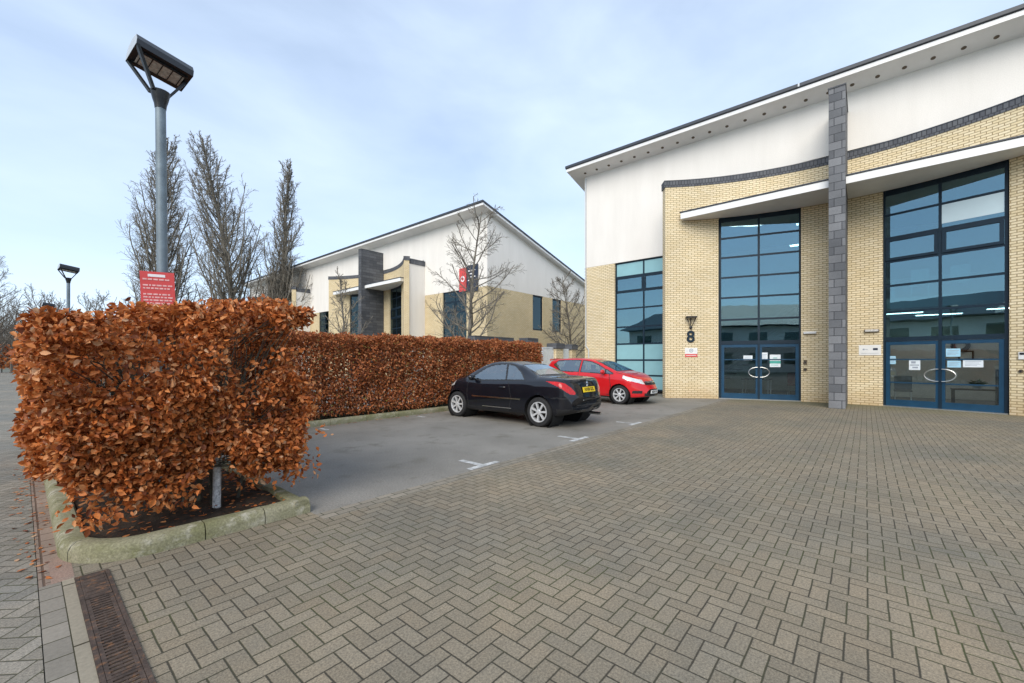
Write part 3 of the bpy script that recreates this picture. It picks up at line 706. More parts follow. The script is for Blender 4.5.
# V-shaped wall lamp
r, Mw = on_wall('wall_lamp', 'black V shaped wall light fixed above the number on the brick', 'wall light', 4.57, 3.05)
q = MB(); q.box(-0.20, 0.20, 0.10, 0.15, 0.01, 0.24, Mw); q.build('lamp_head', M['black_metal'], r, bevel=0.01)
q = MB()
for s in (-1, 1): q.tube([Mw @ Vector((s * 0.17, 0.10, 0.16)), Mw @ Vector((s * 0.02, -0.26, 0.05))], 0.012, 6)
q.tube([Mw @ Vector((0, 0.10, 0.02)), Mw @ Vector((0, -0.26, 0.03))], 0.016, 6); q.build('bracket_arm', M['black_metal'], r)
q = MB(); q.lathe([(0.0, 0.0), (0.055, 0.0), (0.05, 0.08), (0.0, 0.1)], Mw @ Matrix.Translation((0, -0.28, 0)), 14); q.build('socket', M['black_metal'], r, smooth=True)
q = MB(); q.box(-0.14, 0.14, 0.094, 0.099, 0.04, 0.21, Mw); q.build('lens', M['lamp_glass'], r)
# number 8
Mw = wall_M(4.57, 2.40, out_=0.03)
o = text_obj('8', 0.62, M['navy'], Mw, 'house_number', extrude=0.018, bold=0.012); tag(o, 'dark blue figure 8 mounted on the buff brick under the wall lamp', 'house number')
# safety notice
def panel(name, label, cat, o, z, wd, ht, mat, group=None, out_=0.004):
    Mw = wall_M(o, z, out_=out_); r = thing(name, label, cat, Mw.translation, 0, group)
    q = MB(); q.box(-wd / 2, wd / 2, -ht / 2, ht / 2, 0.0, 0.008, Mw); q.build('panel', mat, r); return r, Mw
r, Mw = panel('safety_sign', 'small white and red warning sign on brick below the number', 'sign', 4.55, 1.80, 0.46, 0.36, M['white_plastic'])
q = MB(); q.box(-0.228, 0.228, -0.178, -0.06, 0.009, 0.011, Mw); q.build('red_band', M['red_sign'], r)
q = MB(); q.lathe([(0.05, 0), (0.075, 0), (0.075, 0.003), (0.05, 0.003)], Mw @ Matrix.Translation((0, 0.07, 0.009)), 20); q.box(-0.03, 0.03, 0.055, 0.085, 0.009, 0.011, Mw)
q.box(-0.19, -0.12, 0.05, 0.06, 0.009, 0.011, Mw); q.box(0.12, 0.19, 0.05, 0.06, 0.009, 0.011, Mw); q.build('emblem', M['grey_ink'], r)
q = MB()
for k in range(-4, 5): q.box(k * 0.042 - 0.016, k * 0.042 + 0.014, -0.132, -0.105, 0.012, 0.013, Mw)
q.build('lettering', M['white_ink'], r)
r, Mw = panel('company_sign', 'white company plate with grey and navy marks beside right entrance', 'sign', -0.78, 1.83, 0.56, 0.34, M['white_plastic'])
q = MB(); q.box(0.08, 0.20, -0.005, 0.065, 0.009, 0.011, Mw); q.build('navy_mark', M['navy_ink'], r)
q = MB(); q.box(-0.18, -0.13, 0.0, 0.05, 0.009, 0.011, Mw); q.box(-0.12, -0.05, 0.02, 0.035, 0.009, 0.011, Mw); q.box(-0.22, 0.22, -0.11, -0.10, 0.009, 0.011, Mw); q.build('lettering', M['grey_ink'], r)
# bulkhead lamps beside doors
for (o_, z_, lab, mt) in ((0.84, 2.47, 'white bulkhead light on brick between left entrance and pylon', 'white_plastic'), (-0.83, 2.47, 'bronze bulkhead light on brick between pylon and right entrance', 'brown_metal')):
    r, Mw = on_wall('bulkhead_light', lab, 'wall light', o_, z_, 'bulkhead lights either side of the pylon')
    q = MB(); q.box(-0.19, 0.19, -0.045, 0.045, 0, 0.05, Mw); q.build('base', M[mt], r, bevel=0.01)
    q = MB(); q.box(-0.17, 0.17, -0.035, 0.035, 0.051, 0.085, Mw); q.build('diffuser', M['lamp_glass'] if mt == 'brown_metal' else M['white_plastic'], r, bevel=0.01)
for (o_, z_, sz, nm, lab) in ((0.98, 1.42, (0.05, 0.08), 'keypad', 'small bronze keypad on brick right of left entrance door'), (0.98, 1.16, (0.05, 0.05), 'door_buzzer', 'round dark buzzer below keypad by left entrance door'),
                              (-3.88, 1.62, (0.06, 0.10), 'intercom', 'white and black intercom on brick right of right entrance'), (-3.86, 1.20, (0.04, 0.05), 'door_buzzer', 'dark buzzer on brick right of right entrance below intercom')):
    r, Mw = on_wall(nm, lab, 'intercom', o_, z_)
    q = MB()
    if nm == 'door_buzzer': q.lathe([(0.0, 0.03), (sz[0], 0.03), (sz[0] + 0.01, 0.0)], Mw, 16)
    else: q.box(-sz[0], sz[0], -sz[1], sz[1], 0, 0.03, Mw)
    q.build('body', M['white_plastic'] if nm == 'intercom' else M['brown_metal'], r)
    q = MB()
    if nm == 'intercom': q.box(-sz[0] * 0.7, sz[0] * 0.7, 0.02, sz[1] * 0.8, 0.031, 0.034, Mw)
    else: q.box(-sz[0] * 0.4, sz[0] * 0.4, -0.02, 0.02, 0.031, 0.036, Mw)
    q.build('button', M['black_metal'], r)
# downpipe strip on corner
q = MB(); q.box(18.17, 18.197, 10.60, 10.65, 2.2, 10.5); q.tube([(18.15, 10.45, 0.0), (18.15, 10.45, 2.0), (18.15, 10.57, 2.15), (18.15, 10.62, 2.2)], 0.03, 8); tag(q.build('downpipe', M['grey_cap'], smooth=True), 'thin grey downpipe on the left corner of the near office', 'downpipe')

# notices on the entrance doors
def notice(s, x, z, wd, ht, mat, lab, marks=()):
    Mx, L = ent_mx(s); c = Mx @ Vector((x, 0.04, z)); t = thing('notice', lab, 'notice', c, 0, 'notices taped inside the entrance doors')
    q = MB(); q.box(x - wd / 2, x + wd / 2, 0.0385, 0.0405, z - ht / 2, z + ht / 2, Mx); q.build('sheet', mat, t)
    if marks:
        q = MB()
        for (a, b_, c_, d_) in marks: q.box(x + a * wd, x + c_ * wd, 0.0365, 0.038, z + b_ * ht, z + d_ * ht, Mx)
        q.build('print', M['paper_green'] if mat is M['paper'] and ht > 0.35 else M['grey_ink'], t)
LN = [(-.4, .22, .4, .28), (-.4, .05, .3, .10), (-.4, -.12, .36, -.07), (-.4, -.28, .2, -.23)]
notice(1, 0.98, 1.58, 0.30, 0.18, M['paper'], 'small white notice left of the middle on left entrance door', LN)
notice(1, 1.50, 1.64, 0.24, 0.28, M['paper'], 'white notice near the middle on left entrance door, right leaf', LN)
notice(1, 1.86, 1.47, 0.34, 0.46, M['paper'], 'white and green poster on left entrance door, right leaf', [(-.5, -.22, .5, 0.0), (-.4, -.36, .3, -.32), (-.2, .2, .2, .26)])
notice(-1, 0.24, 1.50, 0.15, 0.26, M['paper_blue'], 'narrow pale blue notice at left edge of right entrance door', LN)
notice(-1, 0.76, 1.36, 0.26, 0.34, M['paper'], 'white notice with dark print on left leaf of right entrance', [(-.3, .1, .1, .3), (-.4, -.1, .4, 0), (-.2, -.35, .3, -.2)])
notice(-1, 1.60, 1.72, 0.30, 0.24, M['paper_blue'], 'pale blue notice high on right leaf of right entrance', LN)
notice(-1, 1.62, 1.38, 0.28, 0.20, M['paper_blue'], 'pale blue notice under the high one on right entrance', LN)
notice(-1, 2.00, 1.40, 0.40, 0.22, M['paper'], 'widest pale notice on the right leaf of right entrance', LN)

# things seen inside
def tiny(name, label, cat, parts, loc):
    t = thing(name, label, cat, loc)
    for nm, mt, fn in parts:
        q = MB(); fn(q); q.build(nm, mt, t)
    return t
def ring_(q, c, r0, r1, nn=24):
    q.tube([(c[0], c[1] + r0 * math.cos(2 * math.pi * i / nn), c[2] + r0 * math.sin(2 * math.pi * i / nn)) for i in range(nn + 1)], r1, 6, False)
tiny('wreath', 'dark round wreath hanging on the wall inside right entrance', 'wreath', [('ring', M['wood_dark'], lambda q: ring_(q, (22.90, -2.7, 2.06), 0.20, 0.065))], (22.90, -2.7, 2.06))
tiny('picture', 'small dark framed picture under the wreath inside right entrance', 'picture', [('frame', M['wood_dark'], lambda q: q.box(22.95, 22.99, -3.05, -2.65, 1.45, 1.85)), ('print', M['wall_in'], lambda q: q.box(22.94, 22.949, -3.0, -2.7, 1.5, 1.8))], (22.97, -2.8, 1.6))
def legs4(q, x0, x1, y0, y1, h, t=0.04):
    for x in (x0, x1 - t):
        for y in (y0, y1 - t): q.box(x, x + t, y, y + t, 0.013, h)
tiny('low_table', 'low dark table holding a plant inside right entrance', 'table', [('table_top', M['wood_dark'], lambda q: q.box(20.2, 20.7, -3.3, -2.2, 0.50, 0.54)), ('legs', M['wood_dark'], lambda q: legs4(q, 20.22, 20.68, -3.28, -2.22, 0.50))], (20.45, -2.75, 0.013))
def plant_(q):
    rg = random.Random(3)
    for k in range(60):
        a = rg.random() * 6.28; d = Vector((math.cos(a), math.sin(a), rg.uniform(0.3, 1.6))).normalized(); L_ = rg.uniform(0.15, 0.32); p = Vector((20.45, -2.8, 0.66)); s_ = d.cross(Vector((0, 0, 1))).normalized() * 0.035
        m_ = p + d * L_ * 0.6; e_ = p + d * L_ + Vector((0, 0, -0.05)); q.add([p, m_ + s_, e_, m_ - s_], [(0, 1, 2, 3)])
tiny('pot_plant', 'leafy green pot plant on the low table inside right entrance', 'plant', [('pot', M['white_plastic'], lambda q: q.lathe([(0.0, 0), (0.09, 0), (0.12, 0.14), (0.10, 0.14), (0.0, 0.12)], Matrix.Translation((20.45, -2.8, 0.54)), 14)), ('leaves', M['plant'], plant_)], (20.45, -2.8, 0.54))
tiny('floor_lantern', 'tall dark lantern standing on floor inside right entrance', 'lantern', [('frame', M['black_metal'], lambda q: (legs4(q, 19.9, 20.2, -3.45, -3.15, 1.15, 0.03), q.box(19.9, 20.2, -3.45, -3.15, 1.15, 1.2), q.box(19.9, 20.2, -3.45, -3.15, 0.10, 0.62))), ('handle', M['black_metal'], lambda q: ring_(q, (20.05, -3.3, 1.28), 0.08, 0.01))], (20.05, -3.3, 0.013))
def chair(label, x, y, fm, z=0.013, name='chair', rz=0):
    t = thing(name, label, 'chair', (x, y, z), rz)
    def lc(q, fn): fn(q)
    q = MB(); q.box(x - 0.22, x + 0.22, y - 0.23, y + 0.23, z + 0.42, z + 0.48); q.build('seat', fm, t, bevel=0.02)
    q = MB(); q.box(x - 0.20, x - 0.15, y - 0.22, y + 0.22, z + 0.50, z + 0.95); q.build('backrest', fm, t, bevel=0.02)
    for a in (-1, 1):
        for c in (-1, 1): q = MB(); q.tube([(x + a * 0.18, y + c * 0.19, z + 0.42), (x + a * 0.21, y + c * 0.21, z)], 0.013, 6); q.build('leg', M['steel'], t)
    return t
chair('dark visitor chair with thin steel legs inside right entrance', 19.5, -0.95, M['floor_in'])
chair('burgundy chair inside left entrance behind the right door leaf', 21.0, 2.3, M['chair_red'])
chair('white desk chair upstairs behind right entrance glazing, nearer the pylon', 19.4, -1.35, M['white_plastic'], 3.551, 'desk_chair')
chair('white desk chair upstairs behind right entrance glazing, middle one', 19.3, -2.25, M['white_plastic'], 3.551, 'desk_chair')
tiny('desk', 'pale office desk upstairs behind right entrance glazing', 'desk', [('desk_top', M['white_plastic'], lambda q: q.box(19.7, 20.5, -3.6, -0.6, 4.27, 4.30)), ('desk_legs', M['steel'], lambda q: (q.box(19.75, 19.8, -3.5, -3.45, 3.551, 4.27), q.box(19.75, 19.8, -0.75, -0.7, 3.551, 4.27), q.box(20.4, 20.45, -3.5, -3.45, 3.551, 4.27), q.box(20.4, 20.45, -0.75, -0.7, 3.551, 4.27)))], (20.1, -2.1, 3.551))
tiny('reception_table', 'black table inside left entrance behind the left door leaf', 'table', [('table_top', M['black_metal'], lambda q: q.box(19.6, 20.3, 3.0, 4.0, 0.68, 0.72)), ('legs', M['steel'], lambda q: legs4(q, 19.62, 20.28, 3.02, 3.98, 0.68))], (19.95, 3.5, 0.013))
tiny('cabinet', 'dark display cabinet inside left entrance at right side', 'cabinet', [('body', M['black_metal'], lambda q: (q.box(19.6, 20.0, 1.2, 1.75, 0.013, 0.75), q.box(19.6, 20.0, 1.2, 1.75, 0.85, 1.35))), ('shelf', M['steel'], lambda q: q.box(19.58, 20.0, 1.18, 1.77, 0.78, 0.82))], (19.8, 1.5, 0.013))
t = thing('staircase', 'staircase with sloping handrails inside left entrance', 'staircase', (20.8, 4.4, 0.013))
q = MB()
for k in range(16): q.box(20.2, 21.4, 5.6 - k * 0.26, 5.86 - k * 0.26, 0.05 + k * 0.2, 0.1 + k * 0.2)
q.build('tread', M['floor_in'], t)
for xx in (20.2, 21.4):
    q = MB()
    for dz in (0.95, 0.6, 0.25): q.tube([(xx, 5.8, 0.1 + dz), (xx, 1.8, 3.2 + dz)], 0.025, 6)
    for k in range(0, 16, 3): q.tube([(xx, 5.7 - k * 0.26, 0.1 + k * 0.2), (xx, 5.7 - k * 0.26, 1.05 + k * 0.2)], 0.018, 5)
    q.build('handrail', M['steel'], t)

# banner sign on the far office
t = thing('wall_banner', 'red and navy sign board on the far office wall behind the bare tree', 'sign', (18.6, 19.4, 6.6))
Mw = Matrix.Translation((18.56, 19.3, 6.70)) @ FACE_WALL
q = MB(); q.box(-0.95, -0.30, -0.75, 0.75, 0, 0.05, Mw); q.build('red_panel', M['red_sign'], t)
q = MB(); q.box(-0.25, 0.75, -0.85, 0.85, 0, 0.05, Mw); q.build('navy_panel', M['navy_ink'], t)
q = MB(); q.lathe([(0.10, 0), (0.19, 0), (0.19, 0.006), (0.10, 0.006)], Mw @ Matrix.Translation((-0.62, 0.05, 0.051)), 18)
for k in range(4): q.box(-0.12, 0.55 - 0.1 * (k % 2), 0.45 - k * 0.2, 0.52 - k * 0.2, 0.051, 0.056, Mw)
q.build('white_marks', M['white_ink'], t)

# office across the yard behind the camera (seen in the glass reflections)
t = thing('opposite_office', 'low office with dark sloping roof reflected in the entrance glass', 'building', (-24, -2, 0))
q = MB(); q.box(-34, -20, -30, 26, -0.03, 5.6); q.build('wall', M['render'], t)
q = MB()
for (y0, y1, h) in ((-31, -6, 9.0), (-6, 12, 7.6), (12, 27, 8.6)):
    V = [(-18.8, y0, 5.7), (-35, y0, 5.7), (-27, y0 + 2, h), (-18.8, y1, 5.7), (-35, y1, 5.7), (-27, y1 - 2, h)]
    q.add(V, [(0, 1, 2), (3, 5, 4), (0, 2, 5, 3), (1, 4, 5, 2), (0, 3, 4, 1)])
q.build('roof', M['roof'], t)
q = MB()
for k in range(14): q.box(-20.0, -19.95, -28 + k * 3.9, -26 + k * 3.9, 1.0, 2.4); q.box(-20.0, -19.95, -28 + k * 3.9, -26 + k * 3.9, 3.5, 4.9)
q.build('windows', M['pane_far'], t)

# yard walls and gate between the offices
def pier(x0, x1, y0, y1, h, lab, nm='brick_pier'):
    t = thing(nm, lab, 'wall' if nm != 'brick_pier' else 'pier', ((x0 + x1) / 2, (y0 + y1) / 2, 0), 0, 'dark capped brick piers of the yard' if nm == 'brick_pier' else None)
    q = MB(); q.box(x0, x1, y0, y1, -0.03, h - 0.26); q.build('brickwork', M['brick'], t)
    q = MB(); q.box(x0 - 0.06, x1 + 0.06, y0 - 0.06, y1 + 0.06, h - 0.259, h); q.build('cap', M['slate_dark'], t)
pier(16.35, 16.95, 11.15, 11.6, 2.30, 'brick pier with dark cap standing between white gate and bare shrub')
pier(17.72, 18.12, 11.15, 11.6, 2.28, 'brick pier with dark cap against the corner of near office')
pier(14.75, 15.4, 11.6, 12.0, 2.5, 'brick pier with dark cap rising behind the hedge end')
pier(13.8, 16.5, 14.0, 14.4, 2.65, 'low brick bin store wall with dark coping behind the hedge', 'bin_store_wall')
t = thing('metal_gate', 'white barred metal gate beside the end of the hedge', 'gate', (15.9, 11.3, 0))
q = MB(); q.box(15.42, 15.48, 11.28, 11.33, 0.0, 2.12); q.box(16.36, 16.42, 11.28, 11.33, 0.0, 2.12); q.box(15.48, 16.36, 11.285, 11.325, 2.04, 2.1); q.box(15.48, 16.36, 11.285, 11.325, 0.1, 0.16); q.build('gate_frame', M['gate'], t)
q = MB()
for k in range(10): q.box(15.50 + k * 0.088, 15.535 + k * 0.088, 11.29, 11.32, 0.16, 2.04)
q.build('bars', M['gate'], t)
t = thing('side_gate', 'white panel gate between the two dark capped brick piers', 'gate', (17.5, 11.3, 0))
q = MB(); q.box(17.06, 17.62, 11.28, 11.33, 0.02, 2.05); q.build('panel', M['gate'], t)
q = MB(); q.box(17.06, 17.10, 11.26, 11.279, 0.02, 2.05); q.box(17.58, 17.62, 11.26, 11.279, 0.02, 2.05); q.build('frame_strip', M['grey_cap'], t)

# ------------------------------------------------------------------ street lamps and their sign
def street_lamp(loc, label, rz, lean=0.0):
    t = thing('street_lamp', label, 'street lamp', (0, 0, 0), 0, 'street lamps along the road')
    q = MB(); q.lathe([(0.075, 0.0), (0.075, 1.0), (0.049, 1.03), (0.046, 4.20), (0.0, 4.21)], Matrix.Identity(4), 16); q.build('pole', M['galv'], t, smooth=True)
    q = MB(); q.lathe([(0.050, 4.12), (0.056, 4.17), (0.068, 4.21), (0.086, 4.29), (0.088, 4.30), (0.0, 4.31)], Matrix.Identity(4), 14); q.build('collar', M['black_metal'], t, smooth=True)
    # head: a tilted shallow tray with curved top, long axis x, underside facing down
    Mh = Matrix.Translation((0, 0, 4.55)) @ Matrix.Rotation(R(8), 4, 'Y') @ Matrix.Rotation(R(-9), 4, 'X')
    prof = [(-0.165, 0.0), (-0.165, 0.07), (-0.12, 0.15), (0.0, 0.175), (0.12, 0.15), (0.165, 0.07), (0.165, 0.0)]
    V = []; F = []; hl = 0.24
    for sx in (-hl, hl):
        for (y_, z_) in prof: V.append(Mh @ Vector((sx, y_, z_)))
    k = len(prof)
    for i in range(k - 1): F.append((i, i + 1, k + i + 1, k + i))
    F.append((0, k, 2 * k - 1, k - 1))
    q = MB(); q.add(V, F); q.build('lamp_head', M['black_metal'], t, smooth=False)
    for sx in (-hl, hl):
        q = MB(); q.add([Mh @ Vector((sx + (0.004 if sx > 0 else -0.004), y_, z_)) for y_, z_ in prof] + [Mh @ Vector((sx, y_, z_)) for y_, z_ in prof],
                        [tuple(range(k)), tuple(range(k, 2 * k))[::-1]] + [(i, i + 1, k + i + 1, k + i) for i in range(k - 1)]); q.build('end_panel', M['grey_cap'] if sx < 0 else M['black_metal'], t)
    q = MB(); q.box(-0.19, 0.19, -0.09, 0.09, -0.012, -0.002, Mh); q.build('lens', M['lamp_glass'], t)
    q = MB()
    for k in range(5): q.box(-0.17 + k * 0.085 - 0.004, -0.17 + k * 0.085 + 0.004, -0.09, 0.09, -0.016, -0.0125, Mh)
    q.box(-0.21, 0.21, -0.11, -0.09, -0.016, -0.002, Mh); q.box(-0.21, 0.21, 0.09, 0.11, -0.016, -0.002, Mh); q.build('lens_frame', M['black_metal'], t)
    for (sx, sy) in ((-1, -1), (-1, 1), (1, 0)):
        q = MB(); a = Vector((sx * 0.07, sy * 0.045, 4.28)); e = Mh @ Vector((sx * 0.228, sy * 0.150, 0.01)); d = (e - a)
        s_ = Vector((0, 1, 0)) * 0.022; u_ = Vector((1, 0, 0)) * 0.014
        V = [a - s_ - u_, a + s_ - u_, a + s_ + u_, a - s_ + u_, e - s_ - u_, e + s_ - u_, e + s_ + u_, e - s_ + u_]
        q.add(V, [(0, 3, 2, 1), (4, 5, 6, 7), (0, 1, 5, 4), (1, 2, 6, 5), (2, 3, 7, 6), (3, 0, 4, 7)]); q.build('arm', M['black_metal'], t)
    t.location = loc; t.rotation_euler = (Matrix.Rotation(-lean, 3, Vector((0.762, 0.648, 0))) @ Matrix.Rotation(rz, 3, 'Z')).to_euler()
    return t
LAMP = (1.0, 5.75, 0.08)
street_lamp(LAMP, 'tall galvanised street lamp rising out of the near hedge', R(6), 0.011)
street_lamp((1.06, 21.1, 0.05), 'street lamp farther along the road behind the near hedge', R(6))
street_lamp((1.0, 35.8, 0.05), 'most distant street lamp, only its head showing above hedge', R(6))
# red sign strapped to the lamp post
vdir = Vector((LAMP[0], LAMP[1], 0)).normalized(); 
Ms = Matrix(((vdir.y, 0, -vdir.x, LAMP[0] - vdir.x * 0.085 - vdir.y * 0.055), (-vdir.x, 0, -vdir.y, LAMP[1] - vdir.y * 0.085 + vdir.x * 0.055), (0, 1, 0, 2.24), (0, 0, 0, 1))) @ Matrix.Rotation(R(2), 4, 'Z') @ Matrix.Diagonal((0.84, 0.84, 1, 1))
t = thing('parking_sign', 'red notice with faded white lines of print strapped to lamp post', 'sign', Ms.translation)
q = MB(); q.box(-0.165, 0.165, -0.22, 0.22, 0, 0.006, Ms); q.build('panel', M['red_sign'], t)
q = MB(); rg = random.Random(5); q.box(-0.09, 0.075, 0.155, 0.188, 0.007, 0.009, Ms)
q.build('heading', M['white_ink'], t)
q = MB()
for row in range(9):
    if row in (1, 4): continue
    z = 0.125 - row * 0.037; x = -0.14
    while x < 0.12:
        l = rg.uniform(0.018, 0.05); q.box(x, min(x + l, 0.14), z - 0.010, z + 0.008, 0.007, 0.009, Ms); x += l + 0.01
q.build('lettering', M['pink_ink'], t)
q = MB(); q.tube([Ms @ Vector((0.045 + 0.06 * math.cos(a), 0.17, -0.085 + 0.06 * math.sin(a))) for a in [i * 2 * math.pi / 16 for i in range(17)]], 0.008, 5); q.build('strap', M['steel'], t)
# ------------------------------------------------------------------ hedges
def leaf_cloud(P, Nn, L, rg, up_bias=0.0):
    n_ = len(P)
    rnd = rg.normal(size=(n_, 3)); rnd /= np.linalg.norm(rnd, axis=1)[:, None]
    ax = Nn * 0.55 + rnd * 0.9 + np.array([0, 0, -0.25]); ax /= np.linalg.norm(ax, axis=1)[:, None]
    r2 = rg.normal(size=(n_, 3)) * 0.75 + Nn * 0.5 + np.array([0, 0, 0.35])
    nr = r2 - ax * np.sum(r2 * ax, axis=1)[:, None]; nr /= np.linalg.norm(nr, axis=1)[:, None] + 1e-9
    sd_ = np.cross(nr, ax)
    W = L * rg.uniform(0.50, 0.72, n_); fold = rg.uniform(0.05, 0.75, n_); droop = rg.uniform(-0.25, 0.55, n_)
    sh = [(0, 0, 0), (-0.38, 0.28, 1), (-0.46, 0.62, 1), (0, 1.0, 0), (0.46, 0.62, 1), (0.38, 0.28, 1)]
    V = np.zeros((n_, 6, 3))
    for k, (a, b_, f_) in enumerate(sh):
        V[:, k] = P + sd_ * (a * W)[:, None] + ax * (b_ * L)[:, None] + nr * (f_ * fold * W * 0.7 - droop * L * b_ * b_)[:, None]
    base = (np.arange(n_) * 6)[:, None]
    F = np.concatenate([base + np.array([[0, 3, 2, 1]]), base + np.array([[0, 5, 4, 3]])])
    return V.reshape(-1, 3), F

def fbm(p, s, seed): return noise.noise((p[0] * s + seed, p[1] * s + 3.1 * seed, p[2] * s)) + 0.5 * noise.noise((p[0] * s * 2.1 + seed, p[1] * s * 2.1, p[2] * s * 2.1 + seed))

def hedge_points(box, n_, rg, ztop, zbot, gap, depth=0.16, lump=0.07, seed=1, clump=4.0, faces=(1, 1, 1, 1, 1), taper=0.0, base=0.62):
    """points near the faces (-x,+x,-y,+y,+z) of a clipped hedge, pushed in and out in lumps, thinned where the noise is low"""
    x0, x1, y0, y1 = box; P = []; Nn = []
    ar = np.array([(y1 - y0) * 1.8 * faces[0], (y1 - y0) * 1.8 * faces[1], (x1 - x0) * 1.8 * faces[2], (x1 - x0) * 1.8 * faces[3], (x1 - x0) * (y1 - y0) * faces[4]]); ar = ar / ar.sum()
    fs = rg.choice(5, size=n_ * 4, p=ar); U = rg.random((n_ * 4, 3)); G = rg.random(n_ * 4)
    for f, (a, b_, c_), g in zip(fs, U, G):
        if len(P) >= n_: break
        if f < 2: x = x0 if f == 0 else x1; y = y0 + a * (y1 - y0); nn = (-1 if f == 0 else 1, 0, 0.15)
        elif f < 4: y = y0 if f == 2 else y1; x = x0 + a * (x1 - x0); nn = (0, -1 if f == 2 else 1, 0.15)
        else: x = x0 + a * (x1 - x0); y = y0 + b_ * (y1 - y0); nn = (0, 0, 1)
        zt = ztop(x, y)
        if f < 4:
            zb = zbot(x, y); z = zb + (zt - zb) * b_
        else: z = zt
        tp = taper * max(0.0, 1 - z / 1.25); x = (x0 + tp) + (x - x0) / (x1 - x0) * (x1 - x0 - 1.5 * tp)
        d = -math.log(max(1e-4, c_)) * depth
        l_ = fbm((x, y, z), 1.7, seed)
        off = lump * l_ * 1.6 - d
        # rounded edges
        if f < 4: off -= max(0, z - zt + 0.22) ** 2 * 1.6
        p = (x + nn[0] * off, y + nn[1] * off, z + (off if f == 4 else 0))
        if f == 4:
            e = min(x - x0, x1 - x, y - y0, y1 - y); p = (p[0], p[1], p[2] - max(0, 0.2 - e) ** 2 * 2.0)
        dn = fbm(p, clump, seed + 5) * 0.5 + 0.5 * fbm((p[0], p[1], p[2] * 1.8), clump * 0.45, seed + 9)
        keep = min(1, max(0.0, base + dn * gap))
        if d > 0.3: keep *= 0.6
        if g > keep: continue
        P.append(p); Nn.append(nn)
    return np.array(P), np.array(Nn, dtype=float)

def stems(name, mat, parent, segs, sides=5):
    q = MB()
    for pts, rr in segs: q.tube(pts, rr, sides, False)
    return q.build(name, mat, parent, smooth=True)

rg = np.random.default_rng(11); rr_ = random.Random(21)
hb = thing('hedge', 'large copper leaved beech hedge filling the kerbed bed in the foreground', 'hedge', (1.0, 7.0, 0.1))
def zt1(x, y): return 1.83 + 0.19 * min(1, max(0, x / 1.2)) + 0.05 * noise.noise((x * 2, y * 2, 0)) + 0.02 * max(0, y - 5)
def zb1(x, y): return 0.40 + 0.16 * noise.noise((x * 1.8, y * 1.8, 7)) + (0.10 if x < 0.3 else 0) + 0.30 * math.exp(-((x - 1.2) / 0.16) ** 2) * (y < 4.9)
P1, N1 = hedge_points((0.05, 1.98, 4.38, 10.9), 46000, rg, zt1, zb1, 2.0, 0.19, 0.10, 2, 2.6, (0.8, 1.0, 1.6, 0.1, 0.9), 0.27, 0.52)
# nearer end gets a second, denser pass
P2, N2 = hedge_points((0.06, 1.96, 4.36, 5.7), 20000, rg, zt1, zb1, 2.2, 0.13, 0.13, 2, 2.6, (0.7, 1.1, 1.5, 0.0, 0.7), 0.27, 0.5)
# loose low sprays at the open right bottom corner
sp = []; sn = []
for k in range(38):
    c = Vector((rr_.uniform(1.35, 1.95), rr_.uniform(4.35, 4.75), rr_.uniform(0.28, 0.75)))
    for j in range(16): sp.append(c + Vector((rr_.gauss(0, 0.09), rr_.gauss(0, 0.06), rr_.gauss(0, 0.05)))); sn.append((0.3, -0.8, 0.2))
for k in range(30):
    c = Vector((rr_.uniform(0.32, 0.95), rr_.uniform(4.35, 4.6), rr_.uniform(0.25, 0.5)))
    for j in range(14): sp.append(c + Vector((rr_.gauss(0, 0.10), rr_.gauss(0, 0.05), rr_.gauss(0, 0.05)))); sn.append((-0.2, -0.8, 0.1))
P = np.concatenate([P1, P2, np.array(sp)]); Nn = np.concatenate([N1, N2, np.array(sn)])
V, F = leaf_cloud(P, Nn, rg.uniform(0.037, 0.069, len(P)), rg)
np_mesh('foliage', V, F, M['leaf'], hb)
sg = []
for k in range(46):
    x = rr_.uniform(0.6, 1.5); y = 4.85 + (k / 46) * 6.0 + rr_.uniform(-0.1, 0.1); h = rr_.uniform(1.4, 1.85)
    pts = [(x, y, 0.05)]
    for i in range(1, 7): pts.append((pts[-1][0] + rr_.gauss(0, 0.03), pts[-1][1] + rr_.gauss(0, 0.03), 0.05 + h * i / 6))
    r0 = rr_.uniform(0.014, 0.03); sg.append((pts, [r0 * (1 - 0.7 * i / 6) for i in range(7)]))
stems('stem', M['stem'], hb, sg, 6)
sg = []
for k in range(1100):
    i = rr_.randrange(len(P1)); p = Vector(P1[i]); nn = Vector(N1[i])
    a = p - nn * rr_.uniform(0.35, 0.7) + Vector((rr_.gauss(0, 0.1), rr_.gauss(0, 0.1), -rr_.uniform(0.1, 0.35)))
    a.x = min(1.5, max(0.55, a.x)); a.y = max(4.7, a.y); a.z = max(a.z, 0.5)
    m_ = a.lerp(p, 0.5) + Vector((rr_.gauss(0, 0.03), rr_.gauss(0, 0.03), 0.03)); p = p - nn * 0.08; sg.append(([a, m_, p], [0.006, 0.004, 0.002]))
stems('twig', M['stem'], hb, sg, 4)
# pale post in the bed
q = MB(); q.tube([(1.22, 4.78, 0.02), (1.225, 4.77, 0.5), (1.21, 4.79, 1.25)], [0.036, 0.034, 0.032], 10); tag(q.build('marker_post', M['pale_bark'], smooth=True), 'pale weathered post standing in the soil under the near hedge', 'post')

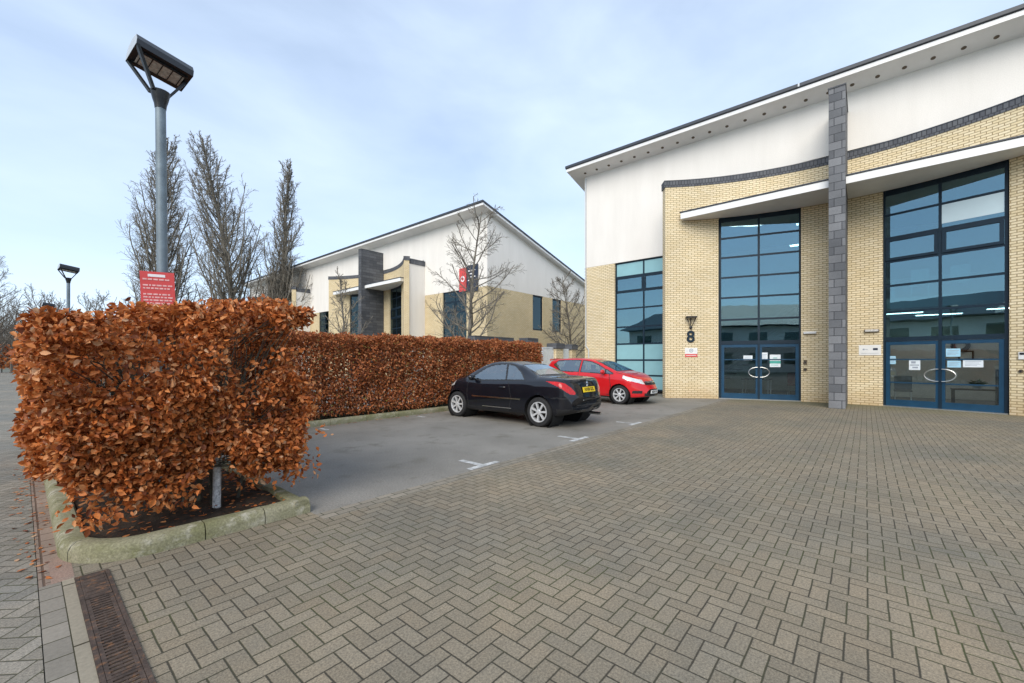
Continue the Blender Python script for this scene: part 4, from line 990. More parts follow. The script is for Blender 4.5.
hb2 = thing('hedge', 'long brown clipped beech hedge behind the parking bays', 'hedge', (8.2, 10.3, 0.1))
def zt2(x, y): return 2.15 + 0.05 * noise.noise((x * 1.5, y * 1.5, 3)) + 0.02 * (x - 8) / 6
def zb2(x, y): return 0.16 + 0.08 * noise.noise((x * 2, y, 5))
P3, N3 = hedge_points((2.0, 13.15, 9.62, 10.95), 82000, rg, zt2, zb2, 0.5, 0.16, 0.07, 4, 2.6, (0.0, 1.0, 1.35, 0.7, 0.75), 0.0, 0.8)
V, F = leaf_cloud(P3, N3, rg.uniform(0.05, 0.085, len(P3)), rg)
np_mesh('foliage', V, F, M['leaf_back'], hb2)
sg = []
for k in range(80):
    x = 2.2 + k * 0.135; y = rr_.uniform(9.85, 10.6); pts = [(x, y, 0.05)]
    for i in range(1, 6): pts.append((pts[-1][0] + rr_.gauss(0, 0.03), pts[-1][1] + rr_.gauss(0, 0.03), 0.05 + 1.8 * i / 5))
    sg.append((pts, [0.02, 0.018, 0.015, 0.012, 0.008, 0.005]))
stems('stem', M['stem'], hb2, sg, 5)
sg = []
for k in range(900):
    i = rr_.randrange(len(P3)); p = Vector(P3[i]); nn = Vector(N3[i]); a = p - nn * rr_.uniform(0.15, 0.5) + Vector((rr_.gauss(0, 0.1), 0, -rr_.uniform(0.1, 0.3))); sg.append(([a, p], [0.006, 0.002]))
stems('twig', M['stem'], hb2, sg, 4)

hb3 = thing('hedge', 'distant orange beech hedge at the end of the road', 'hedge', (-6, 80, 0))
P4, N4 = hedge_points((-14, 2.5, 78, 80), 6000, rg, lambda x, y: 3.2, lambda x, y: 0.5, 0.5, 0.15, 0.1, 7, 1.5, (0, 1, 1.5, 0, 0.5))
V, F = leaf_cloud(P4, N4, rg.uniform(0.2, 0.35, len(P4)), rg); np_mesh('foliage', V, F, M['leaf'], hb3)
sg = [([(-13.5 + k * 0.8, 79, 0), (-13.5 + k * 0.8, 79, 2.8)], [0.05, 0.03]) for k in range(20)]; stems('stem', M['stem'], hb3, sg, 5)

# fallen leaves
n_ = 900; PP = []; 
for k in range(n_):
    r_ = rr_.random()
    if r_ < 0.55: PP.append((rr_.uniform(0.35, 1.7), rr_.uniform(4.35, 7), 0.12))
    elif r_ < 0.7: PP.append((rr_.uniform(-0.05, 0.18), rr_.uniform(4.3, 9), 0.006))
    else: PP.append((rr_.uniform(2, 14), 9.36 - abs(rr_.gauss(0, 0.08)), 0.008))
PP = np.array(PP); Nn = np.tile(np.array([0, 0, 1.0]), (n_, 1)); rnd = rg.normal(size=(n_, 3)); rnd[:, 2] *= 0.15
V, F = leaf_cloud(PP, rnd * 1.5, rg.uniform(0.03, 0.07, n_), rg); V[:, 2] = np.maximum(V[:, 2], 0.003); V = V.reshape(-1, 3)
# flatten each leaf to the ground it lies on
Z0 = np.repeat(PP[:, 2], 6); V[:, 2] = Z0 + (V[:, 2] - Z0) * 0.15
tag(np_mesh('fallen_leaves', V, F, M['leaf']), kind='stuff', label='fallen copper leaves scattered on soil and along the kerbs', cat='leaves')

# ------------------------------------------------------------------ bare trees
def grow(rg_, H, r0, spec):
    """bare tree: list of (pts, radii, level)"""
    out_ = []
    def rec(p, d, L_, r, lv):
        sp_ = spec[lv]; n_ = sp_['steps']; pts = [p.copy()]; rad = [r]; dd = d.copy(); endr = max(0.15 * r, sp_.get('rmin', 0.004))
        for i in range(n_):
            dd = (dd + Vector((rg_.gauss(0, 1), rg_.gauss(0, 1), rg_.gauss(0, 1))) * sp_['wob'] + Vector((0, 0, 1)) * sp_['up']).normalized()
            pts.append(pts[-1] + dd * (L_ / n_)); rad.append(r + (endr - r) * (i + 1) / n_)
        out_.append((pts, rad, lv))
        if lv + 1 >= len(spec): return
        c = spec[lv + 1]; m_ = c['n'] if lv == 0 else max(1, int(c['n'] * rg_.uniform(0.7, 1.3)))
        for k in range(m_):
            t = c['t0'] + (c['t1'] - c['t0']) * (k + rg_.random()) / m_; x = t * n_; i = min(n_ - 1, int(x)); q_ = pts[i].lerp(pts[i + 1], x - i)
            ax = (pts[i + 1] - pts[i]).normalized(); ang = R(rg_.uniform(*c['ang'])); az = rg_.random() * 6.283 if lv else k * 2.4 + rg_.uniform(-0.5, 0.5)
            o1 = ax.orthogonal().normalized(); o2 = ax.cross(o1); nd = ax * math.cos(ang) + (o1 * math.cos(az) + o2 * math.sin(az)) * math.sin(ang)
            l2 = (H if lv == 0 else L_) * rg_.uniform(*c['len']) * (c['taper'](t) if 'taper' in c else (1 - 0.5 * t))
            rec(q_, nd, l2, max(c['rmin'], (rad[i] * c['rk'])), lv + 1)
    rec(Vector((0, 0, 0)), Vector((0, 0, 1)), H, r0, 0)
    return out_

def tree_obj(name, label, cat, br, loc, mat, group=None, split=1, rz=0):
    t = thing(name, label, cat, loc, 0, group)
    for nm, sel in (('trunk', lambda l: l < split), ('branches', lambda l: l >= split)):
        q = MB()
        for pts, rad, lv in br:
            if sel(lv): q.tube([p + Vector(loc) for p in pts], rad, 7 if lv == 0 else (5 if lv == 1 else 3), False)
        q.build(nm, mat, t, smooth=True)
    t.rotation_euler.z = rz
    return t
def pop_taper(t): return max(0.2, 1.15 - t)
POP = [dict(steps=14, wob=0.035, up=0.05), dict(n=78, t0=0.05, t1=0.95, ang=(24, 42), len=(0.26, 0.44), taper=pop_taper, steps=8, wob=0.08, up=0.17, rk=0.38, rmin=0.030),
       dict(n=14, t0=0.10, t1=0.97, ang=(25, 60), len=(0.22, 0.42), steps=3, wob=0.13, up=0.12, rk=0.45, rmin=0.0135), dict(n=9, t0=0.12, t1=0.97, ang=(25, 65), len=(0.25, 0.6), steps=2, wob=0.14, up=0.08, rk=0.6, rmin=0.0115)]
BRD = [dict(steps=10, wob=0.04, up=0.06), dict(n=32, t0=0.16, t1=0.95, ang=(45, 70), len=(0.26, 0.42), taper=lambda t: 1.2 - 0.85 * t, steps=7, wob=0.10, up=0.085, rk=0.45, rmin=0.018),
       dict(n=10, t0=0.2, t1=0.97, ang=(30, 60), len=(0.28, 0.5), steps=4, wob=0.14, up=0.06, rk=0.45, rmin=0.008), dict(n=7, t0=0.15, t1=0.97, ang=(25, 60), len=(0.3, 0.6), steps=2, wob=0.15, up=0.04, rk=0.6, rmin=0.006)]
tg = 'bare poplars behind the hedge'
tree_obj('poplar_tree', 'tall bare poplar directly behind the near lamp post', 'tree', grow(random.Random(1), 23.0, 0.34, POP), (8.7, 51.4, -0.03), M['bark'], tg)
tree_obj('poplar_tree', 'broad bare poplar standing between lamp post and far office', 'tree', grow(random.Random(2), 22.3, 0.30, [POP[0], {**POP[1], 'len': (0.30, 0.48), 'ang': (26, 44)}, POP[2], POP[3]]), (12.6, 46.6, -0.03), M['bark'], tg)
tree_obj('poplar_tree', 'slim bare poplar rising beside the end of the far office roof', 'tree', grow(random.Random(3), 21.0, 0.28, [POP[0], {**POP[1], 'ang': (16, 27), 'n': 64, 'len': (0.24, 0.40)}, POP[2], POP[3]]), (15.8, 43.3, -0.03), M['bark'], tg)
tree_obj('bare_tree', 'spreading bare tree in front of the far office brick gable', 'tree', grow(random.Random(4), 9.2, 0.13, BRD), (14.4, 15.0, -0.03), M['bark'])
tree_obj('bare_tree', 'small bare tree between the two offices above the dark capped piers', 'tree', grow(random.Random(5), 6.3, 0.09, BRD), (20.6, 13.0, -0.03), M['bark'])
tree_obj('bare_tree', 'small thin bare tree before the slate pylon of the far office', 'tree', grow(random.Random(8), 5.9, 0.07, [BRD[0], {**BRD[1], 'ang': (25, 45), 'n': 18}, BRD[2], BRD[3]]), (10.6, 20.2, -0.03), M['bark'])
# treeline at the end of the road and behind the car park
SML = [dict(steps=7, wob=0.06, up=0.05), dict(n=20, t0=0.15, t1=0.95, ang=(30, 60), len=(0.28, 0.48), taper=lambda t: 1.1 - 0.6 * t, steps=5, wob=0.12, up=0.12, rk=0.5, rmin=0.03),
       dict(n=8, t0=0.15, t1=0.95, ang=(25, 55), len=(0.3, 0.5), steps=3, wob=0.15, up=0.1, rk=0.5, rmin=0.018), dict(n=3, t0=0.3, t1=0.95, ang=(25, 55), len=(0.4, 0.7), steps=1, wob=0.15, up=0.05, rk=0.6, rmin=0.012)]
protos = []
DL = 'bare grey brown tree in the distant treeline beyond the road end'
for s in (1, 2, 3): protos.append(tree_obj('distant_tree', DL, 'tree', grow(random.Random(30 + s), 8.5 + s, 0.16, SML), (0, 0, 0), M['bark_far'], 'distant treeline'))
rt = random.Random(77); used = [False] * 3
def fwd(px, depth):
    r_ = (px - 512) / 417 * depth; return (0.648 * r_ + 0.7615 * depth, -0.762 * r_ + 0.647 * depth)
for k in range(30):
    px = -30 + k * 9.8 + rt.uniform(-4, 4); dp = rt.uniform(62, 92)
    x, y = fwd(px, dp); i = k % 3
    t = protos[i] if not used[i] else copy_tree(protos[i]); used[i] = True
    t.location = (x, y, -0.03); t.rotation_euler.z = rt.uniform(0, 6.28); s = rt.uniform(0.7, 1.2) * dp / 70 * 1.0; t.scale = (s, s, s)
x, y = fwd(-2, 38)
tree_obj('bare_tree', 'tall grey bare tree at the left edge beyond the hedge', 'tree', grow(random.Random(61), 10.8, 0.16, BRD), (x, y, -0.03), M['bark_far'])
x, y = fwd(12, 48)
tree_obj('bare_tree', 'second grey bare tree close to the left edge beyond the road', 'tree', grow(random.Random(62), 8.4, 0.13, BRD), (x, y, -0.03), M['bark_far'])
# brush under the treeline: nobody could count it
q = MB(); rb_ = random.Random(9)
for k in range(6500):
    px = rb_.uniform(-60, 300); dp = rb_.uniform(85, 110); x, y = fwd(px, dp); h = rb_.uniform(2, 10.5); p0 = Vector((x, y, 0)); p1 = p0 + Vector((rb_.gauss(0, 0.8), rb_.gauss(0, 0.8), h))
    q.tube([p0, p0.lerp(p1, 0.5) + Vector((rb_.gauss(0, .2), rb_.gauss(0, .2), 0)), p1], [0.07, 0.05, 0.02], 3, False)
tag(q.build('brushwood', M['bark_far']), 'mass of bare brushwood under the distant treeline', 'brushwood', None, 'stuff')

# ------------------------------------------------------------------ cars
def paint(name, col, rough=0.22):
    n = NT(name); n.col(n.ramp(n.noise(n.obj(), 2.0, 4), 0.3, 0.7, tuple(c * 0.92 for c in col), tuple(c * 1.08 for c in col)))
    n.set(Roughness=0.45, Coat_Weight=1.0, Coat_Roughness=0.015, Specular_IOR_Level=0.15); return n.mat
M['paint_black'] = paint('dark blue black paint', (0.0030, 0.0038, 0.0075))
M['paint_red'] = paint('red paint', (0.55, 0.010, 0.014))
M['trim'] = plain('black trim', (0.012, 0.012, 0.013), 0.5)
M['tyre'] = plain('tyre rubber', (0.016, 0.016, 0.017), 0.75, 0, 0.25, 20)
M['alloy'] = plain('alloy rim', (0.70, 0.71, 0.72), 0.32, 0.45, 0.08, 12)
M['chrome'] = plain('chrome', (0.75, 0.76, 0.78), 0.12, 1.0, 0.02)
M['car_glass'] = glass('car window', (0.45, 0.52, 0.52), 0.26, 0.0, (0.85, 0.95, 1.0))
M['car_dark'] = plain('car interior', (0.02, 0.02, 0.021), 0.8)
M['red_lens'] = plain('red lamp lens', (0.50, 0.008, 0.006), 0.2, 0, 0.25, 14, 0.3, 0.6)
M['clear_lens'] = plain('clear lamp lens', (0.70, 0.70, 0.68), 0.10, 0.25, 0.15, 25, 0.6, 1)
M['plate_y'] = plain('yellow number plate', (0.78, 0.56, 0.02), 0.4)
M['plate_w'] = plain('white number plate', (0.75, 0.76, 0.76), 0.4)
M['plate_ink'] = plain('plate lettering', (0.01, 0.01, 0.01), 0.5)

def smooth_curve(pts, ys, sig=0.03):
    xs = [p[0] for p in pts]; vs_ = [p[1] for p in pts]
    off = np.linspace(-2, 2, 9) * sig; wts = np.exp(-0.5 * (off / sig) ** 2); wts /= wts.sum()
    return sum(w_ * np.interp(ys + o_, xs, vs_) for o_, w_ in zip(off, wts))

def in_poly(y, z, poly):
    ins = np.zeros(y.shape, bool); n_ = len(poly)
    for i in range(n_):
        (ax, ay), (bx, by) = poly[i], poly[(i + 1) % n_]
        c = ((ay > z) != (by > z)) & (y < (bx - ax) * (z - ay) / (by - ay + 1e-12) + ax); ins ^= c
    return ins
def near_line(y, z, poly, wd, closed=False):
    m_ = np.zeros(y.shape, bool); seg = list(zip(poly, poly[1:])) + ([(poly[-1], poly[0])] if closed else [])
    for (a, b_) in seg:
        ax, ay = a; bx, by = b_; L2 = (bx - ax) ** 2 + (by - ay) ** 2 + 1e-9; t = np.clip(((y - ax) * (bx - ax) + (z - ay) * (by - ay)) / L2, 0, 1)
        m_ |= ((y - ax - t * (bx - ax)) ** 2 + (z - ay - t * (by - ay)) ** 2) < wd * wd
    return m_

def build_car(name, label, S, loc, rz, scale, paint_mat):
    root = thing(name, label, 'car', (0, 0, 0))
    Lc = S['L']
    yy = np.linspace(0, Lc, 4000); zt = smooth_curve(S['zt'], yy, 0.035); wv = smooth_curve(S['w'], yy, 0.03)
    cum = np.concatenate([[0], np.cumsum(np.sqrt(np.diff(yy) ** 2 + np.diff(zt) ** 2 + np.diff(wv) ** 2))])
    NS = 330; ys = np.interp(np.linspace(0, cum[-1], NS), cum, yy)
    cur = {k: smooth_curve(S[k], ys, 0.035) for k in ('zt', 'w', 'zb', 'zs', 'wr')}
    w_, zb, zs, zt, wr = cur['w'], cur['zb'], cur['zs'], cur['zt'], cur['wr']
    zs = np.minimum(zs, zt - 0.03); hgt = zs - zb
    ctrl = [(0 * w_, zb), (0.55 * w_, zb), (0.90 * w_, zb + 0.01), (0.985 * w_, zb + 0.16 * hgt), (1.0 * w_, zb + 0.52 * hgt), (0.985 * w_, zb + 0.84 * hgt),
            (0.94 * w_, zs), (wr, zs + (zt - zs) * 0.86), (0.60 * wr, zs + (zt - zs) * 0.975), (0 * w_, zt)]
    K = len(ctrl); CX = np.stack([c[0] for c in ctrl], 1); CZ = np.stack([c[1] for c in ctrl], 1)
    CXp = np.concatenate([-CX[:, 1:2], CX, -CX[:, -2:-1]], 1); CZp = np.concatenate([CZ[:, 1:2], CZ, CZ[:, -2:-1]], 1)
    per = [4, 4, 6, 14, 14, 8, 22, 10, 14]; X = []; Z = []; Sx = []
    for k in range(K - 1):
        for q in range(per[k]):
            t = q / per[k]; a, b_, c_, d_ = (CXp[:, k + i] for i in range(4)); e, f_, g_, h_ = (CZp[:, k + i] for i in range(4))
            def cr(p0, p1, p2, p3, tn=0.38): 
                m1 = tn * (p2 - p0); m2 = tn * (p3 - p1); return (2 * t**3 - 3 * t**2 + 1) * p1 + (t**3 - 2 * t**2 + t) * m1 + (-2 * t**3 + 3 * t**2) * p2 + (t**3 - t**2) * m2
            X.append(cr(a, b_, c_, d_)); Z.append(cr(e, f_, g_, h_)); Sx.append(k + t)
    X.append(CX[:, -1]); Z.append(CZ[:, -1]); Sx.append(K - 1)
    X = np.stack(X, 1); Z = np.stack(Z, 1); Sx = np.array(Sx); Mh = X.shape[1]
    Y = np.repeat(ys[:, None], Mh, 1)
    # crowned ends in plan
    Y = Y + S['bow_r'] * (1 - Y / 0.5).clip(0, 1) * (X / 0.8) ** 2 - S['bow_f'] * ((Y - (Lc - 0.6)) / 0.6).clip(0, 1) * (X / 0.8) ** 2
    Xf = np.concatenate([X, -X[:, -2:0:-1]], 1); Zf = np.concatenate([Z, Z[:, -2:0:-1]], 1); Yf = np.concatenate([Y, Y[:, -2:0:-1]], 1); Sf = np.concatenate([Sx, Sx[-2:0:-1]])
    NC = Xf.shape[1]; V = np.stack([Xf, Yf, Zf], 2).reshape(-1, 3)
    i, j = np.meshgrid(np.arange(NS - 1), np.arange(NC), indexing='ij'); j2 = (j + 1) % NC
    F = np.stack([i * NC + j, (i + 1) * NC + j, (i + 1) * NC + j2, i * NC + j2], -1).reshape(-1, 4)
    ce = V[F].mean(1); cx, cy, cz = np.abs(ce[:, 0]), ce[:, 1], ce[:, 2]; sgn = ce[:, 0]
    sj = np.where(np.abs(Sf[j] - Sf[j2]) > 3, Sf[j], (Sf[j] + Sf[j2]) / 2).reshape(-1)
    side = sj < 7.02
    reg = np.zeros(len(F), int)     # 0 body
    REG = {}
    def put(nm, mask, mat, free=True):
        REG.setdefault(nm, (len(REG) + 1, mat)); m_ = mask & ((reg == 0) if free else True); reg[m_] = REG[nm][0]
    cut = np.zeros(len(F), bool)
    for ay in S['axles']: cut |= (((cy - ay) ** 2 + (cz - S['wr_']) ** 2) < (S['wr_'] + 0.045) ** 2) & (sj > 1.6) & (sj < 6) 
    put('_cut', cut, None)
    sw = np.zeros(len(F), bool)
    for poly in S['side_windows']: sw |= in_poly(cy, cz, poly) & (sj > 6.03) & (sj < 7.3)
    put('side_window', sw, M['car_glass'])
    edge = np.zeros(len(F), bool)
    for poly in S['side_windows']: edge |= near_line(cy, cz, poly, 0.028, True) & (sj > 5.9) & (sj < 7.4)
    put('window_seal', edge, M['trim'])
    for nm, (y0, y1, lim) in S['screens'].items():
        inn = (sj > 7.2 + 0.0 * cy) & (cy > y0) & (cy < y1) & (cx < lim[0] + (lim[1] - lim[0]) * (cy - y0) / (y1 - y0)); put(nm, inn, M['car_glass'])
        out_ = (sj > 7.0) & (cy > y0 - 0.03) & (cy < y1 + 0.03) & (cx < 0.03 + lim[0] + (lim[1] - lim[0]) * (cy - y0) / (y1 - y0)); put('window_seal', out_, M['trim'])
    for nm, mt, fn in S['regions']: put(nm, fn(cx, cy, cz, sj, sgn), M[mt])
    for li, line in enumerate(S['seams']):
        for sg_ in (-1, 1): put('shut_line.%d%s' % (li, 'l' if sg_ < 0 else 'r'), near_line(cy, cz, line, 0.0095) & side & (sj < 7.02) & (sj > 2.0) & (cx > 0.55) & (sgn * sg_ > 0), M['trim'])
    d = in_poly(cy, cz, S['door']) & (sj > 2.2) & (sj < 7.0)
    put('door', d & (sgn < 0), paint_mat); 
    REG['door_r'] = (len(REG) + 1, paint_mat); reg[(reg == 0) & d] = REG['door_r'][0]
    objs = {}
    for nm, (k, mt) in [('body', (0, paint_mat))] + list(REG.items()):
        if mt is None: continue
        fm = reg == k
        if not fm.any(): continue
        # a region found on both flanks (lamps, windows) becomes one part per side
        halves = [(fm, '')]
        if nm in ('lower_grille', 'sill', 'tail_lamp', 'headlamp', 'side_window', 'door_r', 'fog_lamp', 'bonnet_gap', 'boot_gap'): halves = [(fm & (sgn < 0), 'l'), (fm & (sgn >= 0), 'r')]
        for mk, h in halves:
            if not mk.any(): continue
            f2 = F[mk]; uq, inv = np.unique(f2, return_inverse=True); 
            o = np_mesh('door' if nm.startswith('door') else nm.split('.')[0], V[uq], inv.reshape(-1, 4), mt, root, True); objs[nm + h] = o
    # underside closing ends
    for e in (0, NS - 1):
        ring = V[e * NC:(e + 1) * NC]; q = MB(); q.add(ring, [tuple(range(NC)) if e == 0 else tuple(range(NC))[::-1]]); q.build('end_cap', paint_mat if e == 0 else M['trim'], root)
    # arch liners, wheels
    for k, ay in enumerate(S['axles']):
        for s in (-1, 1):
            xo = S['track'] * s; Mw = Matrix.Translation((xo, ay, S['wr_'])) @ Matrix.Rotation(R(90) * s, 4, 'Y')
            rW = S['wr_']; tw = 0.20; rr = rW * 0.70
            q = MB(); q.lathe([(rr, -tw), (rW - 0.03, -tw), (rW, -tw + 0.03), (rW, -0.03), (rW - 0.025, 0.0), (rr + 0.012, 0.004), (rr, -0.012), (rr - 0.01, -0.03), (rr - 0.01, -tw)], Mw, 44); wh = q.build('wheel', M['tyre'], root, smooth=True)
            q = MB(); q.lathe([(rr - 0.001, -0.02), (rr - 0.005, 0.002), (rr - 0.022, 0.002), (rr - 0.03, -0.02), (rr - 0.03, -0.12)], Mw, 44)
            q.lathe([(0.055, -0.05), (0.055, -0.012), (0.04, -0.006), (0.0, -0.006)], Mw, 20)
            for c in range(S['spokes']):
                a = 2 * math.pi * c / S['spokes'] + S.get('phase', 0.3); Ma = Mw @ Matrix.Rotation(a, 4, 'Z')
                w0, w1 = S['spoke_w']
                V8 = [(0.04, -w0, -0.05), (0.04, w0, -0.05), (0.04, w0, -0.012), (0.04, -w0, -0.012), (rr - 0.02, -w1, -0.05), (rr - 0.02, w1, -0.05), (rr - 0.02, w1, -0.004), (rr - 0.02, -w1, -0.004)]
                q.add([Ma @ Vector(p) for p in V8], [(0, 1, 2, 3), (4, 7, 6, 5), (0, 4, 5, 1), (3, 2, 6, 7), (0, 3, 7, 4), (1, 5, 6, 2)])
            q.build('rim', M['alloy'], wh, smooth=False)
            q = MB(); q.lathe([(rr - 0.035, -0.09), (0.0, -0.09)], Mw, 24); q.build('brake_disc', M['dark'], wh)
            q = MB(); Mi = Matrix.Translation((xo - s * 0.16, ay, S['wr_'])) @ Matrix.Rotation(R(90) * s, 4, 'Y')
            q.lathe([(rW + 0.06, 0.14), (rW + 0.06, -0.30), (0, -0.30)], Mi, 36); q.build('arch_liner', M['dark'], root)
    # mirrors, handles, seats
    my, mz = S['mirror']
    for s in (-1, 1):
        q = MB(); xw = float(np.interp(my, ys, w_)) * 0.93
        Mm = Matrix.Translation((s * (xw + 0.10), my, mz)) @ Matrix.Diagonal((0.11, 0.065, 0.075, 1))
        pr = [(math.sin(math.pi * a / 10), -math.cos(math.pi * a / 10)) for a in range(11)]; q.lathe(pr, Mm @ Matrix.Rotation(R(90), 4, 'X'), 16)
        q.tube([(s * (xw - 0.06), my, mz - 0.05), (s * (xw + 0.05), my, mz - 0.03)], 0.02, 6)
        q.build('mirror', paint_mat, root, smooth=True)
        hy, hz = S['handle']; xh = float(np.interp(hy, ys, w_)) * 0.992
        q = MB(); q.tube([(s * (xh - 0.005), hy - 0.09, hz), (s * (xh + 0.022), hy - 0.06, hz + 0.003), (s * (xh + 0.022), hy + 0.06, hz + 0.003), (s * (xh - 0.005), hy + 0.09, hz)], 0.014, 8)
        par = objs.get('doorl' if False else ('door' if s < 0 else 'door_rr'))
        q.build('handle', S.get('handle_mat', paint_mat), par if par is not None else root, smooth=True)
    for (sx, sy, tall) in S['seats']:
        q = MB(); q.box(sx - 0.24, sx + 0.24, sy - 0.25, sy + 0.25, 0.35, 0.52); q.box(sx - 0.23, sx + 0.23, sy - 0.36, sy - 0.24, 0.5, tall - 0.14); q.box(sx - 0.13, sx + 0.13, sy - 0.37, sy - 0.28, tall - 0.13, tall + 0.02)
        q.build('seat', M['car_dark'], root, bevel=0.03)
    q = MB(); q.box(-0.70, 0.70, S['axles'][0] + 0.40, S['axles'][1] - 0.42, 0.26, 0.34); q.box(-0.66, 0.66, S['dash'] - 0.28, S['dash'], 0.55, 0.88); q.build('cabin_floor', M['car_dark'], root)
    S['extras'](root, ys, zt, w_)
    root.location = loc; root.rotation_euler = (0, 0, rz); root.scale = (scale * S.get('wide', 1), scale, scale)
    return root

def plate(root, mat, txt, y, z, tilt, rear, wd=0.50, ht=0.11):
    # frame: x right for the viewer, y up, normal out
    nrm = Vector((0, -1 if rear else 1, 0)); xr = Vector((1 if rear else -1, 0, 0))
    Mp = Matrix(((xr.x, 0, nrm.x, 0), (0, 0, nrm.y, y), (0, 1, 0, z), (0, 0, 0, 1))) @ Matrix.Rotation(tilt, 4, 'X')
    q = MB(); q.box(-wd / 2, wd / 2, -ht / 2, ht / 2, -0.012, 0.006, Mp); p = q.build('number_plate', mat, root)
    text_obj(txt, 0.092, M['plate_ink'], Mp @ Matrix.Translation((0, 0, 0.008)), 'lettering', p, 0.0008, 0.002)
    return Mp

def ex_black(root, ys, zt, w_):
    yp = float(np.interp(0.80, zt[:60], ys[:60])); plate(root, M['plate_y'], 'NX08 BZL', yp - 0.022, 0.79, R(-14), True)
    q = MB(); yb = float(np.interp(0.905, zt[:60], ys[:60])) - 0.014       # small chrome badge on the boot
    pts = [(-0.030, -0.045), (-0.012, -0.01), (-0.034, 0.012), (-0.012, 0.022), (0.0, 0.05), (0.024, 0.042), (0.020, 0.016), (0.036, 0.022), (0.014, -0.006), (0.030, -0.044), (0.010, -0.026), (0.0, -0.02), (-0.010, -0.044)]
    q.add([(x, yb - 0.006 + z * 0.25, 0.905 + z) for x, z in pts] + [(x, yb + 0.012 + z * 0.25, 0.905 + z) for x, z in pts], [tuple(range(13)), tuple(range(13, 26))[::-1]] + [(i, (i + 1) % 13, 13 + (i + 1) % 13, 13 + i) for i in range(13)]); q.build('emblem', M['chrome'], root)
    q = MB()
    for s in (-1, 1):
        X = s * 0.885; q.box(X - 0.012, X + 0.006, 1.25, 2.75, 0.545, 0.575); q.box(X - 0.014, X + 0.004, 1.50, 2.40, 0.335, 0.352)
    q.build('side_strip', M['chrome'], root)
    q = MB(); q.tube([(0.42, 0.25, 0.24), (0.42, -0.035, 0.235)], 0.034, 12); q.build('exhaust', M['chrome'], root, smooth=True)
    q = MB(); q.tube([(-0.55, 0.02, 0.475), (0.0, -0.035, 0.475), (0.55, 0.02, 0.475)], 0.012, 6); q.build('bumper_strip', M['trim'], root)

